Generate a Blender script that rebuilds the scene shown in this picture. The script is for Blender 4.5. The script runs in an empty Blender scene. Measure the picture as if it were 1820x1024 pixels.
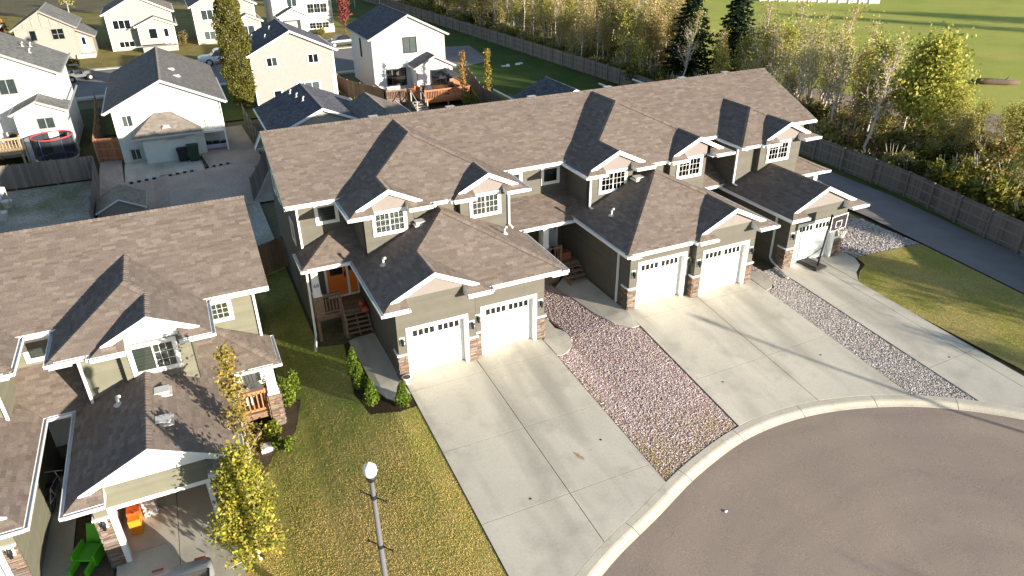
import bpy, math, random
import numpy as np
from mathutils import Vector, Matrix
R = math.radians
rnd = random.Random(7)
sc = bpy.context.scene
COL = sc.collection

# ---------------------------------------------------------------- camera, sky, sun, exposure
F_PX, YAW, PITCH, ROLL = 1258.587, -24.56, -28.62, -0.768
CAM = Vector((-5.815, -22.516, 16.45))
def make_camera():
    y, p, r = R(YAW), R(PITCH), R(ROLL)
    fw = Vector((-math.sin(y)*math.cos(p), math.cos(y)*math.cos(p), math.sin(p)))
    rt = Vector((math.cos(y), math.sin(y), 0)); up = rt.cross(fw)
    X = rt*math.cos(r) + up*math.sin(r); Y = -rt*math.sin(r) + up*math.cos(r)
    cd = bpy.data.cameras.new('camera'); c = bpy.data.objects.new('camera', cd); COL.objects.link(c)
    cd.sensor_fit = 'HORIZONTAL'; cd.sensor_width = 36; cd.lens = F_PX/1820*36
    cd.clip_start = .5; cd.clip_end = 4000
    m = Matrix((X, Y, -fw)).transposed().to_4x4(); m.translation = CAM
    c.matrix_world = m; sc.camera = c
make_camera()
SUN_EL, SUN_AZ = R(11.6), math.atan2(.5, -.866)     # azimuth measured from +Y towards +X
w = bpy.data.worlds.new('World'); sc.world = w; w.use_nodes = True
nt = w.node_tree; bgn = nt.nodes['Background']
sky = nt.nodes.new('ShaderNodeTexSky'); sky.sky_type = 'NISHITA'; sky.sun_disc = False
sky.sun_elevation = SUN_EL; sky.sun_rotation = SUN_AZ; sky.altitude = 700
sky.air_density = 1.0; sky.dust_density = .6; sky.ozone_density = 1.0
nt.links.new(sky.outputs[0], bgn.inputs[0]); bgn.inputs[1].default_value = .088
sd = bpy.data.lights.new('sun', 'SUN'); sd.energy = 4.7; sd.angle = R(.55); sd.color = (1, .905, .77)
so = bpy.data.objects.new('sun', sd); COL.objects.link(so)
sdir = Vector((math.sin(SUN_AZ)*math.cos(SUN_EL), math.cos(SUN_AZ)*math.cos(SUN_EL), math.sin(SUN_EL)))
so.rotation_euler = sdir.to_track_quat('Z', 'Y').to_euler(); so.location = (20, -40, 30)
sc.view_settings.view_transform = 'Standard'; sc.view_settings.look = 'None'
sc.view_settings.exposure = 1.35; sc.view_settings.gamma = 1; sc.view_settings.use_curve_mapping = False
sc.cycles.use_denoising = True; sc.cycles.max_bounces = 6; sc.cycles.transparent_max_bounces = 8
sc.cycles.caustics_reflective = False; sc.cycles.caustics_refractive = False

# ---------------------------------------------------------------- materials
MATS = {}
def mat(name, c, rough=.85, spec=.25, c2=None, nscale=1.0, fine=0, fscale=30, attr=False, bump=0, bscale=60,
        metal=0, wave=None, stretch=None, extra=None):
    if name in MATS: return MATS[name]
    m = bpy.data.materials.new(name); m.use_nodes = True; t = m.node_tree; n = t.nodes; L = t.links
    b = n['Principled BSDF']; b.inputs['Roughness'].default_value = rough
    b.inputs['Specular IOR Level'].default_value = spec; b.inputs['Metallic'].default_value = metal
    tc = n.new('ShaderNodeTexCoord'); co = tc.outputs['Object']
    if stretch:
        mp = n.new('ShaderNodeMapping'); mp.inputs['Scale'].default_value = stretch; L.new(co, mp.inputs[0]); co = mp.outputs[0]
    rgb = n.new('ShaderNodeRGB'); rgb.outputs[0].default_value = (*c, 1); cur = rgb.outputs[0]
    def noise(s, d=4):
        x = n.new('ShaderNodeTexNoise'); x.inputs['Scale'].default_value = s; x.inputs['Detail'].default_value = d
        L.new(co, x.inputs['Vector']); return x.outputs[0]
    def mixc(f, a, bb, mode='MIX'):
        x = n.new('ShaderNodeMix'); x.data_type = 'RGBA'; x.blend_type = mode
        if isinstance(f, float): x.inputs[0].default_value = f
        else: L.new(f, x.inputs[0])
        for s, v in ((6, a), (7, bb)):
            if hasattr(v, 'links'): L.new(v, x.inputs[s])
            else: x.inputs[s].default_value = (*v, 1)
        return x.outputs[2]
    def ramp(f, a, bb):
        x = n.new('ShaderNodeMapRange'); x.inputs[1].default_value = a; x.inputs[2].default_value = bb
        L.new(f, x.inputs[0]); return x.outputs[0]
    if c2: cur = mixc(ramp(noise(nscale), .35, .65), cur, c2)
    if attr:
        a = n.new('ShaderNodeAttribute'); a.attribute_name = 'col'; cur = mixc(1.0, cur, a.outputs[0], 'MULTIPLY')
    if extra:
        for (s, col, lo, hi, amt, *st) in extra:
            if st:
                mp = n.new('ShaderNodeMapping'); mp.inputs['Scale'].default_value = st[0]; L.new(tc.outputs['Object'], mp.inputs[0]); sv, co = co, mp.outputs[0]
                f = ramp(noise(s, 3), lo, hi); co = sv
            else: f = ramp(noise(s, 5), lo, hi); mm = n.new('ShaderNodeMath'); mm.operation = 'MULTIPLY'; mm.inputs[1].default_value = amt
            L.new(f, mm.inputs[0]); cur = mixc(mm.outputs[0], cur, col)
    if fine:
        f = ramp(noise(fscale, 3), .3, .7); g = n.new('ShaderNodeMapRange'); g.inputs[3].default_value = 1-fine; g.inputs[4].default_value = 1+fine
        L.new(f, g.inputs[0]); cur = mixc(1.0, cur, g.outputs[0], 'MULTIPLY')
    L.new(cur, b.inputs['Base Color'])
    h = None
    if wave:
        wv = n.new('ShaderNodeTexWave'); wv.wave_profile = 'SAW'; wv.bands_direction = wave[0]; wv.inputs['Scale'].default_value = wave[1]
        L.new(tc.outputs['Object'], wv.inputs['Vector']); h = wv.outputs[1]
    elif bump: h = noise(bscale, 3)
    if h is not None:
        bp = n.new('ShaderNodeBump'); bp.inputs['Strength'].default_value = wave[2] if wave else bump
        bp.inputs['Distance'].default_value = wave[3] if wave else .02
        L.new(h, bp.inputs['Height']); L.new(bp.outputs[0], b.inputs['Normal'])
    MATS[name] = m; return m
def glass_mat():
    m = bpy.data.materials.new('window_glass'); m.use_nodes = True; t = m.node_tree; n = t.nodes; L = t.links
    n.remove(n['Principled BSDF']); o = n['Material Output']
    tr = n.new('ShaderNodeBsdfTransparent'); tr.inputs[0].default_value = (.75, .8, .8, 1)
    gl = n.new('ShaderNodeBsdfGlossy'); gl.inputs['Roughness'].default_value = .03
    fr = n.new('ShaderNodeFresnel'); fr.inputs[0].default_value = 1.8
    mx = n.new('ShaderNodeMixShader'); L.new(fr.outputs[0], mx.inputs[0]); L.new(tr.outputs[0], mx.inputs[1]); L.new(gl.outputs[0], mx.inputs[2])
    L.new(mx.outputs[0], o.inputs[0]); MATS['glass'] = m; return m
GLASS = glass_mat()
SHING = mat('brown_shingle', (1, 1, 1), .95, .12, attr=True, fine=.2, fscale=26)
DECK = mat('roof_deck', (.1, .075, .06), .95, .1)
WHITE = mat('white_trim', (.8, .8, .78), .55, .3, fine=.04, fscale=6)
GUT = mat('white_gutter', (.78, .78, .76), .4, .4)
SIDE = mat('taupe_siding', (.118, .110, .090), .75, .2, fine=.05, fscale=3, attr=True)
SIDEL = mat('sage_siding', (.165, .16, .118), .75, .2, fine=.05, fscale=3, attr=True)
PANEL = mat('gable_panel', (.225, .20, .185), .8, .2, fine=.03, fscale=4)
STONE = mat('ledge_stone', (1, 1, 1), .92, .15, attr=True, fine=.2, fscale=40, bump=.5, bscale=50)
DOORW = mat('garage_door_white', (.82, .83, .81), .5, .3, fine=.02, fscale=5)
DARKI = mat('unlit_room_dark', (.03, .032, .035), .7, .2)  # near-black colour standing for the darkness of unlit rooms
CURT = mat('curtain_white', (.40, .40, .385), .9, .1, fine=.25, fscale=9, stretch=(6, 6, .6))
BLIND = mat('blind_grey', (.20, .22, .215), .85, .1, fine=.1, fscale=4)
BLACK = mat('black_metal', (.02, .02, .022), .5, .4)
VENTM = mat('vent_metal', (.55, .53, .5), .5, .4)
CONC = mat('concrete', (.56, .52, .43), .9, .2, c2=(.50, .465, .385), nscale=.5, fine=.06, fscale=14,
           extra=[(.9, (.30, .28, .24), .52, .75, .55), (2.5, (.34, .31, .25), .58, .78, .45), (.75, (.28, .26, .22), .48, .70, .6, (1, .13, 1)), (6, (.22, .20, .17), .68, .78, .5)], bump=.15, bscale=90)
CONCO = mat('old_concrete', (.52, .47, .37), .92, .2, c2=(.58, .53, .43), nscale=1.2, fine=.1, fscale=20,
            extra=[(2.2, (.25, .22, .18), .58, .8, .5)], bump=.2, bscale=80)
ASPH = mat('asphalt', (.375, .292, .232), .95, .15, c2=(.335, .262, .21), nscale=.35, fine=.3, fscale=42,
           extra=[(.5, (.20, .17, .15), .55, .8, .4), (.09, (.27, .22, .19), .5, .7, .4), (18, (.44, .37, .31), .60, .75, .5), (34, (.16, .13, .11), .62, .72, .5)], bump=.8, bscale=70)
ASPH2 = mat('lane_asphalt', (.25, .225, .21), .95, .15, c2=(.21, .19, .18), nscale=.5, fine=.2, fscale=40, bump=.4, bscale=80)
SOIL = mat('soil', (.10, .075, .05), .95, .1, c2=(.14, .10, .065), nscale=2, fine=.3, fscale=20, bump=.6, bscale=30)
EARTH = mat('earth', (.12, .11, .06), .95, .1, c2=(.16, .135, .075), nscale=.3, fine=.25, fscale=5)
FENCE = mat('weathered_fence', (.20, .17, .15), .92, .12, attr=True, fine=.25, fscale=10, stretch=(8, 8, .7))
FENCE2 = mat('brown_fence', (.34, .22, .14), .9, .12, attr=True, fine=.25, fscale=10, stretch=(8, 8, .7))
CEDAR = mat('cedar_wood', (.50, .21, .10), .75, .2, attr=True, fine=.18, fscale=9, stretch=(5, 5, .8))
DECKW = mat('porch_wood', (.26, .17, .115), .8, .15, attr=True, fine=.2, fscale=9)
def grassmat(name, a, b, sc1, dark=None):
    return mat(name, a, .95, .1, c2=b, nscale=sc1, fine=.25, fscale=12, extra=dark or [])
LEAF = mat('leaf', (1, 1, 1), .7, .2, attr=True)
def leaf_nodes(m, f=.4):
    t = m.node_tree; n = t.nodes; L = t.links; b = n['Principled BSDF']; tr = n.new('ShaderNodeBsdfTranslucent'); mx = n.new('ShaderNodeMixShader'); mx.inputs[0].default_value = f
    L.new(b.inputs['Base Color'].links[0].from_socket, tr.inputs[0]); L.new(b.outputs[0], mx.inputs[1]); L.new(tr.outputs[0], mx.inputs[2]); L.new(mx.outputs[0], n['Material Output'].inputs[0])
leaf_nodes(LEAF)
BARKW = mat('pale_bark', (.66, .61, .53), .9, .15, c2=(.42, .37, .30), nscale=3, fine=.3, fscale=12)
BARKD = mat('brown_bark', (.14, .105, .08), .95, .1, fine=.3, fscale=14)
ROCK = mat('landscape_rock', (1, 1, 1), .9, .15, attr=True, fine=.15, fscale=60)

def road_arcs(m):
    t = m.node_tree; n = t.nodes; L = t.links; b = n['Principled BSDF']; src = b.inputs['Base Color'].links[0].from_socket
    tc = n.new('ShaderNodeTexCoord'); sub = n.new('ShaderNodeVectorMath'); sub.operation = 'DISTANCE'; sub.inputs[1].default_value = (10.6, -19.9, 0); wz = n.new('ShaderNodeTexNoise'); wz.inputs['Scale'].default_value = .22
    L.new(tc.outputs['Object'], sub.inputs[0]); L.new(tc.outputs['Object'], wz.inputs['Vector']); ad = n.new('ShaderNodeMath'); ad.operation = 'MULTIPLY_ADD'; ad.inputs[1].default_value = 2.2; L.new(wz.outputs[0], ad.inputs[0]); L.new(sub.outputs['Value'], ad.inputs[2])
    cb = n.new('ShaderNodeCombineXYZ'); L.new(ad.outputs[0], cb.inputs[0]); ns = n.new('ShaderNodeTexNoise'); ns.inputs['Scale'].default_value = .9; ns.inputs['Detail'].default_value = 5; L.new(cb.outputs[0], ns.inputs['Vector'])
    mr = n.new('ShaderNodeMapRange'); mr.inputs[1].default_value = .35; mr.inputs[2].default_value = .7; mr.inputs[3].default_value = 1.05; mr.inputs[4].default_value = .91; L.new(ns.outputs[0], mr.inputs[0])
    vo = n.new('ShaderNodeTexVoronoi'); vo.feature = 'DISTANCE_TO_EDGE'; vo.inputs['Scale'].default_value = .16; wv = n.new('ShaderNodeVectorMath'); wv.operation = 'MULTIPLY_ADD'; wv.inputs[1].default_value = (1.6, 1.6, 0); n2 = n.new('ShaderNodeTexNoise'); n2.inputs['Scale'].default_value = .9; n2.inputs['Detail'].default_value = 6
    L.new(tc.outputs['Object'], n2.inputs['Vector']); L.new(n2.outputs[1], wv.inputs[0]); L.new(tc.outputs['Object'], wv.inputs[2]); L.new(wv.outputs[0], vo.inputs['Vector']); m2 = n.new('ShaderNodeMapRange'); m2.inputs[1].default_value = 0; m2.inputs[2].default_value = .006; m2.inputs[3].default_value = .92; m2.inputs[4].default_value = 1; L.new(vo.outputs[0], m2.inputs[0])
    for k in (mr, m2):
        x = n.new('ShaderNodeMix'); x.data_type = 'RGBA'; x.blend_type = 'MULTIPLY'; x.inputs[0].default_value = 1; L.new(src, x.inputs[6]); L.new(k.outputs[0], x.inputs[7]); src = x.outputs[2]
    L.new(src, b.inputs['Base Color'])
road_arcs(ASPH)

# ---------------------------------------------------------------- mesh helpers
class MB:
    def __init__(s): s.v = []; s.f = []; s.m = []; s.c = []; s.sm = []
    def face(s, idx, m=0, c=None, sm=False): s.f.append(tuple(idx)); s.m.append(m); s.c.append(c or (1, 1, 1)); s.sm.append(sm)
    def poly(s, pts, m=0, c=None):
        i = len(s.v); s.v += [tuple(p) for p in pts]; s.face(range(i, i+len(pts)), m, c)
    def box(s, x0, y0, z0, x1, y1, z1, m=0, c=None):
        i = len(s.v)
        s.v += [(x0, y0, z0), (x1, y0, z0), (x1, y1, z0), (x0, y1, z0), (x0, y0, z1), (x1, y0, z1), (x1, y1, z1), (x0, y1, z1)]
        for q in ((3, 2, 1, 0), (4, 5, 6, 7), (0, 1, 5, 4), (1, 2, 6, 5), (2, 3, 7, 6), (3, 0, 4, 7)): s.face([i+k for k in q], m, c)
    def prism(s, o, u, v, n, a0, b0, c0, a1, b1, c1, m=0, c=None):
        o = Vector(o); u = Vector(u); v = Vector(v); n = Vector(n); i = len(s.v)
        for (a, b, d) in ((a0, b0, c0), (a1, b0, c0), (a1, b1, c0), (a0, b1, c0), (a0, b0, c1), (a1, b0, c1), (a1, b1, c1), (a0, b1, c1)):
            s.v.append(tuple(o+u*a+v*b+n*d))
        for q in ((3, 2, 1, 0), (4, 5, 6, 7), (0, 1, 5, 4), (1, 2, 6, 5), (2, 3, 7, 6), (3, 0, 4, 7)): s.face([i+k for k in q], m, c)
    def bar(s, p, q, wd, th, m=0, c=None, up=(0, 0, 1)):
        p = Vector(p); q = Vector(q); d = q-p; L = d.length; d.normalize(); side = d.cross(Vector(up))
        if side.length < 1e-4: side = d.cross(Vector((0, 1, 0)))
        side.normalize(); u2 = side.cross(d)
        s.prism(p, d, side, u2, 0, -wd/2, -th/2, L, wd/2, th/2, m, c)
    def tube(s, pts, rad, n=6, m=0, c=None, cap=True):
        pts = [Vector(p) for p in pts]; rad = rad if hasattr(rad, '__len__') else [rad]*len(pts); base = len(s.v)
        for k, p in enumerate(pts):
            d = (pts[min(k+1, len(pts)-1)]-pts[max(k-1, 0)]).normalized()
            a = d.cross(Vector((0, 0, 1)) if abs(d.z) < .9 else Vector((1, 0, 0))).normalized(); b = d.cross(a)
            for j in range(n):
                t = 2*math.pi*j/n; s.v.append(tuple(p+(a*math.cos(t)+b*math.sin(t))*rad[k]))
        for k in range(len(pts)-1):
            for j in range(n):
                s.face((base+k*n+j, base+k*n+(j+1) % n, base+(k+1)*n+(j+1) % n, base+(k+1)*n+j), m, c, True)
        if cap:
            s.face([base+j for j in range(n)][::-1], m, c); s.face([base+(len(pts)-1)*n+j for j in range(n)], m, c)
    def lathe(s, o, prof, n=14, m=0, c=None):
        base = len(s.v)
        for (r, z) in prof:
            for j in range(n):
                t = 2*math.pi*j/n; s.v.append((o[0]+r*math.cos(t), o[1]+r*math.sin(t), o[2]+z))
        for k in range(len(prof)-1):
            for j in range(n):
                s.face((base+k*n+j, base+k*n+(j+1) % n, base+(k+1)*n+(j+1) % n, base+(k+1)*n+j), m, c, True)
    def mesh(s, name, mats):
        me = bpy.data.meshes.new(name); me.from_pydata(s.v, [], s.f)
        for mm in (mats if isinstance(mats, (list, tuple)) else [mats]): me.materials.append(mm)
        me.polygons.foreach_set('material_index', s.m); me.polygons.foreach_set('use_smooth', s.sm)
        ls = np.array([len(f) for f in s.f]); cc = np.repeat(np.c_[np.array(s.c, float).reshape(-1, 3), np.ones(len(s.f))], ls, axis=0)
        at = me.color_attributes.new('col', 'FLOAT_COLOR', 'CORNER'); at.data.foreach_set('color', cc.astype(np.float32).ravel())
        me.update(); return me
def link(o, parent=None):
    COL.objects.link(o)
    if parent is not None: o.parent = parent
    return o
ORIG = {}      # things whose parts are written in world coordinates: name -> base
def root_of(o):
    while o.parent is not None: o = o.parent
    return o
def thing(name, label, cat, loc=(0, 0, 0), rot=0, group=None, world=False):
    o = bpy.data.objects.new(name, None); COL.objects.link(o); o.location = loc; o.rotation_euler = (0, 0, rot)
    o.empty_display_size = .3; o['label'] = label; o['category'] = cat
    if group: o['group'] = group
    if world: ORIG[o.name] = Vector(loc)
    return o
def part(name, mb, mats, parent, kind=None, label=None):
    b = ORIG.get(root_of(parent).name)
    if b is not None: mb.v = [(x-b.x, y-b.y, z-b.z) for x, y, z in mb.v]
    o = link(bpy.data.objects.new(name, mb.mesh(name, mats)), parent)
    if kind: o['kind'] = kind
    if label: o['label'] = label
    return o
def inst(name, me, parent, loc=(0, 0, 0), rot=(0, 0, 0), scale=(1, 1, 1)):
    o = link(bpy.data.objects.new(name, me), parent); o.location = loc; o.rotation_euler = rot; o.scale = scale
    return o
def solo(name, mb, mats, label=None, cat=None, kind=None, group=None, loc=(0, 0, 0), rot=0):
    o = link(bpy.data.objects.new(name, mb.mesh(name, mats))); o.location = loc; o.rotation_euler = (0, 0, rot)
    for k, v in (('label', label), ('category', cat), ('kind', kind), ('group', group)):
        if v: o[k] = v
    return o
def copy_tree(o, parent=None, **kw):
    c = o.copy(); COL.objects.link(c)
    if parent is not None: c.parent = parent
    for ch in list(o.children): copy_tree(ch, c)
    for k, v in kw.items():
        if k == 'loc': c.location = v
        elif k == 'rot': c.rotation_euler = (0, 0, v)
        elif k == 'scale': c.scale = v
        else: c[k] = v
    return c
def clip(poly, ax, lim, keep_less):
    out = []
    for i in range(len(poly)):
        a, b = poly[i-1], poly[i]; da, db = a[ax]-lim, b[ax]-lim
        if keep_less: da, db = -da, -db
        if (da >= 0) != (db >= 0):
            t = da/(da-db); out.append((a[0]+(b[0]-a[0])*t, a[1]+(b[1]-a[1])*t))
        if db >= 0: out.append(b)
    return out
def clip_convex(sub, conv):
    ar = sum(conv[i-1][0]*conv[i][1]-conv[i][0]*conv[i-1][1] for i in range(len(conv)))
    sg = 1 if ar > 0 else -1
    for i in range(len(conv)):
        p, q = conv[i-1], conv[i]; out = []; ex, ey = q[0]-p[0], q[1]-p[1]
        if not sub: return sub
        dd = [sg*(ex*(s[1]-p[1])-ey*(s[0]-p[0])) for s in sub]
        for k in range(len(sub)):
            a, b, da, db = sub[k-1], sub[k], dd[k-1], dd[k]
            if (da >= -1e-9) != (db >= -1e-9):
                t = da/(da-db); out.append((a[0]+(b[0]-a[0])*t, a[1]+(b[1]-a[1])*t))
            if db >= -1e-9: out.append(b)
        sub = out
    return sub

# ---------------------------------------------------------------- terrain
def lerp_tab(tab, x):
    if x <= tab[0][0]: return tab[0][1]
    for (a, za), (b, zb) in zip(tab, tab[1:]):
        if x <= b: return za+(zb-za)*(x-a)/(b-a)
    return tab[-1][1]
def sstep(a, b, x):
    t = min(1, max(0, (x-a)/(b-a))); return t*t*(3-2*t)
CURB0 = [(-16, -24), (-9.5, -18.6), (-4.8, -14.8), (-1.4, -12.35), (2.1, -10.37), (4.64, -9.35), (7.18, -8.35), (10.15, -7.66), (13.27, -7.82), (16.41, -8.92), (18.9, -10.65), (21.0, -13.1), (22.4, -16.2), (22.9, -19.8), (22.3, -23.6), (20.2, -28)]
def spline(pts, n=8):
    out = []
    for i in range(len(pts)-1):
        p0 = Vector(pts[max(i-1, 0)]); p1 = Vector(pts[i]); p2 = Vector(pts[i+1]); p3 = Vector(pts[min(i+2, len(pts)-1)])
        for k in range(n):
            t = k/n
            out.append(.5*((2*p1)+(p2-p0)*t+(2*p0-5*p1+4*p2-p3)*t*t+(3*p1-p0-3*p2+p3)*t**3))
    out.append(Vector(pts[-1])); return out
CURB = spline(CURB0)                                  # back edge of the kerb
CX = [p.x for p in CURB if p.x <= 22.9 and p.y > -19.9]; CY = [p.y for p in CURB if p.x <= 22.9 and p.y > -19.9]
def yc(x): return float(np.interp(x, CX, CY))
def road_z(x, y): return -.60+.017*max(-6, min(24, x))
BASE = [(-5.8, -1.15), (-4.3, -.92), (-1.1, -.07), (0, -.02), (7, 0), (9.3, .42), (10, .5), (17, .5), (18.5, .45), (24.5, .40), (29, .2), (32.5, -.25), (36, -.7)]
def gz(x, y):
    f = lerp_tab(BASE, x); c = road_z(x, y)+.10
    if y < -.3 and x < 23:
        y1 = yc(x); t = min(1, max(0, (-.3-y)/(-.3-y1))); f = f+(c-f)*t
    elif y < -.3 and x >= 23:
        f = f + (.1-f)*min(1, (-.3-y)/14)
    bk = -.7 if x > -9 else -1.2+.5*sstep(30, 36, y)
    return f+(bk-f)*sstep(13, 20, y)
def drape(mb, poly, off=0, cell=.5, m=0, zf=None, c=None):
    zf = zf or gz
    xs = [p[0] for p in poly]; ys = [p[1] for p in poly]
    for i in range(int(math.floor(min(xs)/cell)), int(math.ceil(max(xs)/cell))):
        colp = clip(clip(poly, 0, i*cell, False), 0, (i+1)*cell, True)
        if len(colp) < 3: continue
        for j in range(int(math.floor(min(ys)/cell)), int(math.ceil(max(ys)/cell))):
            q = clip(clip(colp, 1, j*cell, False), 1, (j+1)*cell, True)
            if len(q) >= 3: mb.poly([(x, y, zf(x, y)+off) for x, y in q], m, c)
def inside(poly, x, y):
    r = False
    for i in range(len(poly)):
        (x1, y1), (x2, y2) = poly[i-1], poly[i]
        if (y1 > y) != (y2 > y) and x < (x2-x1)*(y-y1)/(y2-y1)+x1: r = not r
    return r
def skirt(mb, poly, top, bot, m=0):
    for i in range(len(poly)):
        a, b = poly[i-1], poly[i]
        n = max(1, int(math.dist(a, b)/.6))
        for k in range(n):
            p = [a[0]+(b[0]-a[0])*k/n, a[1]+(b[1]-a[1])*k/n]; q = [a[0]+(b[0]-a[0])*(k+1)/n, a[1]+(b[1]-a[1])*(k+1)/n]
            zp, zq = gz(*p), gz(*q)
            mb.poly([(p[0], p[1], zp+bot), (q[0], q[1], zq+bot), (q[0], q[1], zq+top), (p[0], p[1], zp+top)], m)

# ground sheet out to the horizon: fine near, coarse far; sunk below the road and slabs laid on it
def ground_sheet():
    mb = MB()
    xs = sorted(set([-1500, -400, -120, -60, -36]+[x*1.0 for x in range(-30, 46)]+[60, 80, 120, 200, 400, 1500]))
    ys = sorted(set([-1500, -400, -120, -60, -40]+[y*1.0 for y in range(-30, 40)]+[50, 70, 100, 150, 250, 500, 1500]))
    idx = {}
    for i, x in enumerate(xs):
        for j, y in enumerate(ys):
            z = gz(x, y)-.12
            if -17 < x < 24 and y < yc(x)+1.2: z = road_z(x, y)-.25
            if y < -30: z = min(z, -.85)
            idx[i, j] = len(mb.v); mb.v.append((x, y, z))
    for i in range(len(xs)-1):
        for j in range(len(ys)-1): mb.face((idx[i, j], idx[i+1, j], idx[i+1, j+1], idx[i, j+1]), 0, None, True)
    solo('ground', mb, EARTH, kind='structure')
ground_sheet()

# ---------------------------------------------------------------- ground surfaces
LAWN_M = grassmat('lawn_turf', (.30, .29, .065), (.42, .34, .12), .35, [(1.2, (.48, .36, .14), .52, .72, .7), (.5, (.16, .20, .04), .55, .72, .7), (9, (.20, .17, .05), .55, .75, .4)])
LAWN_G = grassmat('green_turf', (.070, .098, .018), (.105, .125, .030), .3, [(1.0, (.16, .14, .045), .55, .75, .6)])
BLADE = mat('grass_blade', (1, 1, 1), .8, .15, attr=True); leaf_nodes(BLADE, .3)
def blades(name, poly, n, hh, cols, seed, parent_kind='stuff', zf=gz, wdt=.012):
    g = np.random.default_rng(seed); xs = [p[0] for p in poly]; ys = [p[1] for p in poly]
    V = []; C = []; cnt = 0
    while cnt < n:
        x, y = g.uniform(min(xs), max(xs)), g.uniform(min(ys), max(ys))
        if not inside(poly, x, y): continue
        cnt += 1; z = zf(x, y); k = cols(x, y, g)
        a = g.uniform(0, math.pi); h = hh*g.uniform(.5, 1.3); dx, dy = math.cos(a)*wdt*g.uniform(.7, 1.6), math.sin(a)*wdt*g.uniform(.7, 1.6)
        lx, ly = g.normal(0, h*.45, 2)
        V += [(x-dx, y-dy, z), (x+dx, y+dy, z), (x+lx, y+ly, z+h)]; C.append(k)
    V = np.array(V, np.float32); F = len(C)
    me = bpy.data.meshes.new(name); me.vertices.add(F*3); me.vertices.foreach_set('co', V.ravel())
    me.loops.add(F*3); me.loops.foreach_set('vertex_index', np.arange(F*3, dtype=np.int32)); me.polygons.add(F)
    me.polygons.foreach_set('loop_start', np.arange(0, F*3, 3, dtype=np.int32)); me.update(calc_edges=True)
    at = me.color_attributes.new('col', 'FLOAT_COLOR', 'CORNER'); at.data.foreach_set('color', np.repeat(np.c_[np.array(C), np.ones(F)], 3, axis=0).astype(np.float32).ravel())
    me.materials.append(BLADE); o = link(bpy.data.objects.new(name, me)); o['kind'] = 'stuff'; return o
def vnoise(x, y, s=1.0, k=0):
    return (math.sin(x*1.7*s+k)*math.cos(y*1.3*s-k*.7)+.6*math.sin((x+y)*2.9*s+k*2.1)*math.cos((x-y)*2.3*s+1.3)+.35*math.sin(x*6.1*s-y*5.3*s+k))/1.95
LAWN1 = [(-4.7, 14), (-4.7, 2.6), (-4.1, 1.6), (-4.6, -.1), (-5.6, -1.0), (-6.75, -3.6), (-7.05, -5.2), (-7.7, -16.2), (-4.8, -14.75), (-1.4, -12.3), (-.3, -11.55), (-.28, -1.75), (-1.0, -1.75), (-1.95, -1.2), (-2.2, .4), (-1.75, 3.9), (-2.75, 4.6), (-2.75, 14)]
mb = MB(); drape(mb, LAWN1, 0); solo('front_lawn', mb, LAWN_M, kind='structure')
def lawn_col(x, y, g):
    t = min(1, max(0, (.6-y)/6.5+.28*vnoise(x, y, .7)+.16*vnoise(x, y, 2.2, 3)))
    if y < -4 and x > -1.6: t -= .35*max(0, vnoise(x, y, 1.1, 5)+.3)
    if abs(x+3.75+.03*y) < .09: t += .2
    a = np.array((.165, .26, .045)); b = np.array((.70, .52, .20)); c = a*(1-t)+b*t
    return np.clip(1.18*c*g.uniform(.75, 1.25)*(1+.07*g.normal(0, 1, 3)), .01, 1)
blades('grass', LAWN1, 150000, .024, lawn_col, 3, wdt=.009)
LAWN2 = [(23.45, -.55), (28.1, -.6), (27.6, -6.4), (27.2, -16), (23.6, -18), (22.9, -13.2), (21.9, -10.4), (21.35, -2.55), (22.3, -1.75), (23.2, -1.3)]
mb = MB(); drape(mb, LAWN2, 0); solo('side_lawn', mb, LAWN_M, kind='structure')
def lawn2_col(x, y, g):
    t = min(1, max(0, .55-y/22+.4*vnoise(x, y, .5, 2)))
    c = np.array((.19, .22, .05))*(1-t)+np.array((.54, .43, .16))*t
    return np.clip(c*g.uniform(.6, 1.35), .01, 1)
blades('grass', LAWN2, 60000, .024, lawn2_col, 4, wdt=.009)

# driveways: each poured slab is a piece of its own, with a recessed joint round it
def slab_obj(poly, parent, mm=None, top=.035):
    cx = sum(p[0] for p in poly)/len(poly); cy = sum(p[1] for p in poly)/len(poly)
    mb = MB(); drape(mb, poly, top, .9)
    skirt(mb, poly, top, -.14); part('slab', mb, mm or CONC, parent)
def driveway(label, xl, xm, xr, joints, base, tilt=None):
    o = bpy.data.objects.new('driveway', None); COL.objects.link(o); o.location = base; o['kind'] = 'structure'; ORIG[o.name] = Vector(base)
    g = .013
    for (a, b) in ((xl, xm), (xm, xr)):
        for k in range(len(joints)):
            y1 = joints[k]-g; x0, x1 = a+(g if a == xm else 0), b-(g if b == xm else 0)
            if k+1 < len(joints): poly = [(x0, joints[k+1]+g), (x1, joints[k+1]+g), (x1, y1), (x0, y1)]
            else:
                n = 6; poly = [(x0+(x1-x0)*i/n, yc(x0+(x1-x0)*i/n)+.03) for i in range(n+1)]+[(x1, y1), (x0, y1)]
            slab_obj(poly, o)
    return o
driveway('', -.27, 2.82, 5.92, [.5, -.9, -4.5, -7.9], (2.8, -.1, 0))
driveway('', 9.93, 13.55, 16.88, [.2, -.85, -5.0], (13.5, -.3, .5))
driveway('', 18.8, 20.9, 21.5, [.35, -3.6, -8.4], (20, -.1, .45))
def patio(name, poly, mm=CONC, top=.035):
    mb = MB(); drape(mb, poly, top, .6); skirt(mb, poly, top, -.14); return solo(name, mb, mm, kind='structure')
patio('walkway', [(-1.52, 3.93), (-.40, 3.9), (-.36, -.2), (-.30, -.98), (-.95, -1.12), (-1.2, -.75), (-1.42, -.1)])
arc = [(5.95+1.15*math.cos(R(a)), -.05+1.2*math.sin(R(a))) for a in range(-80, 41, 15)]
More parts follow.
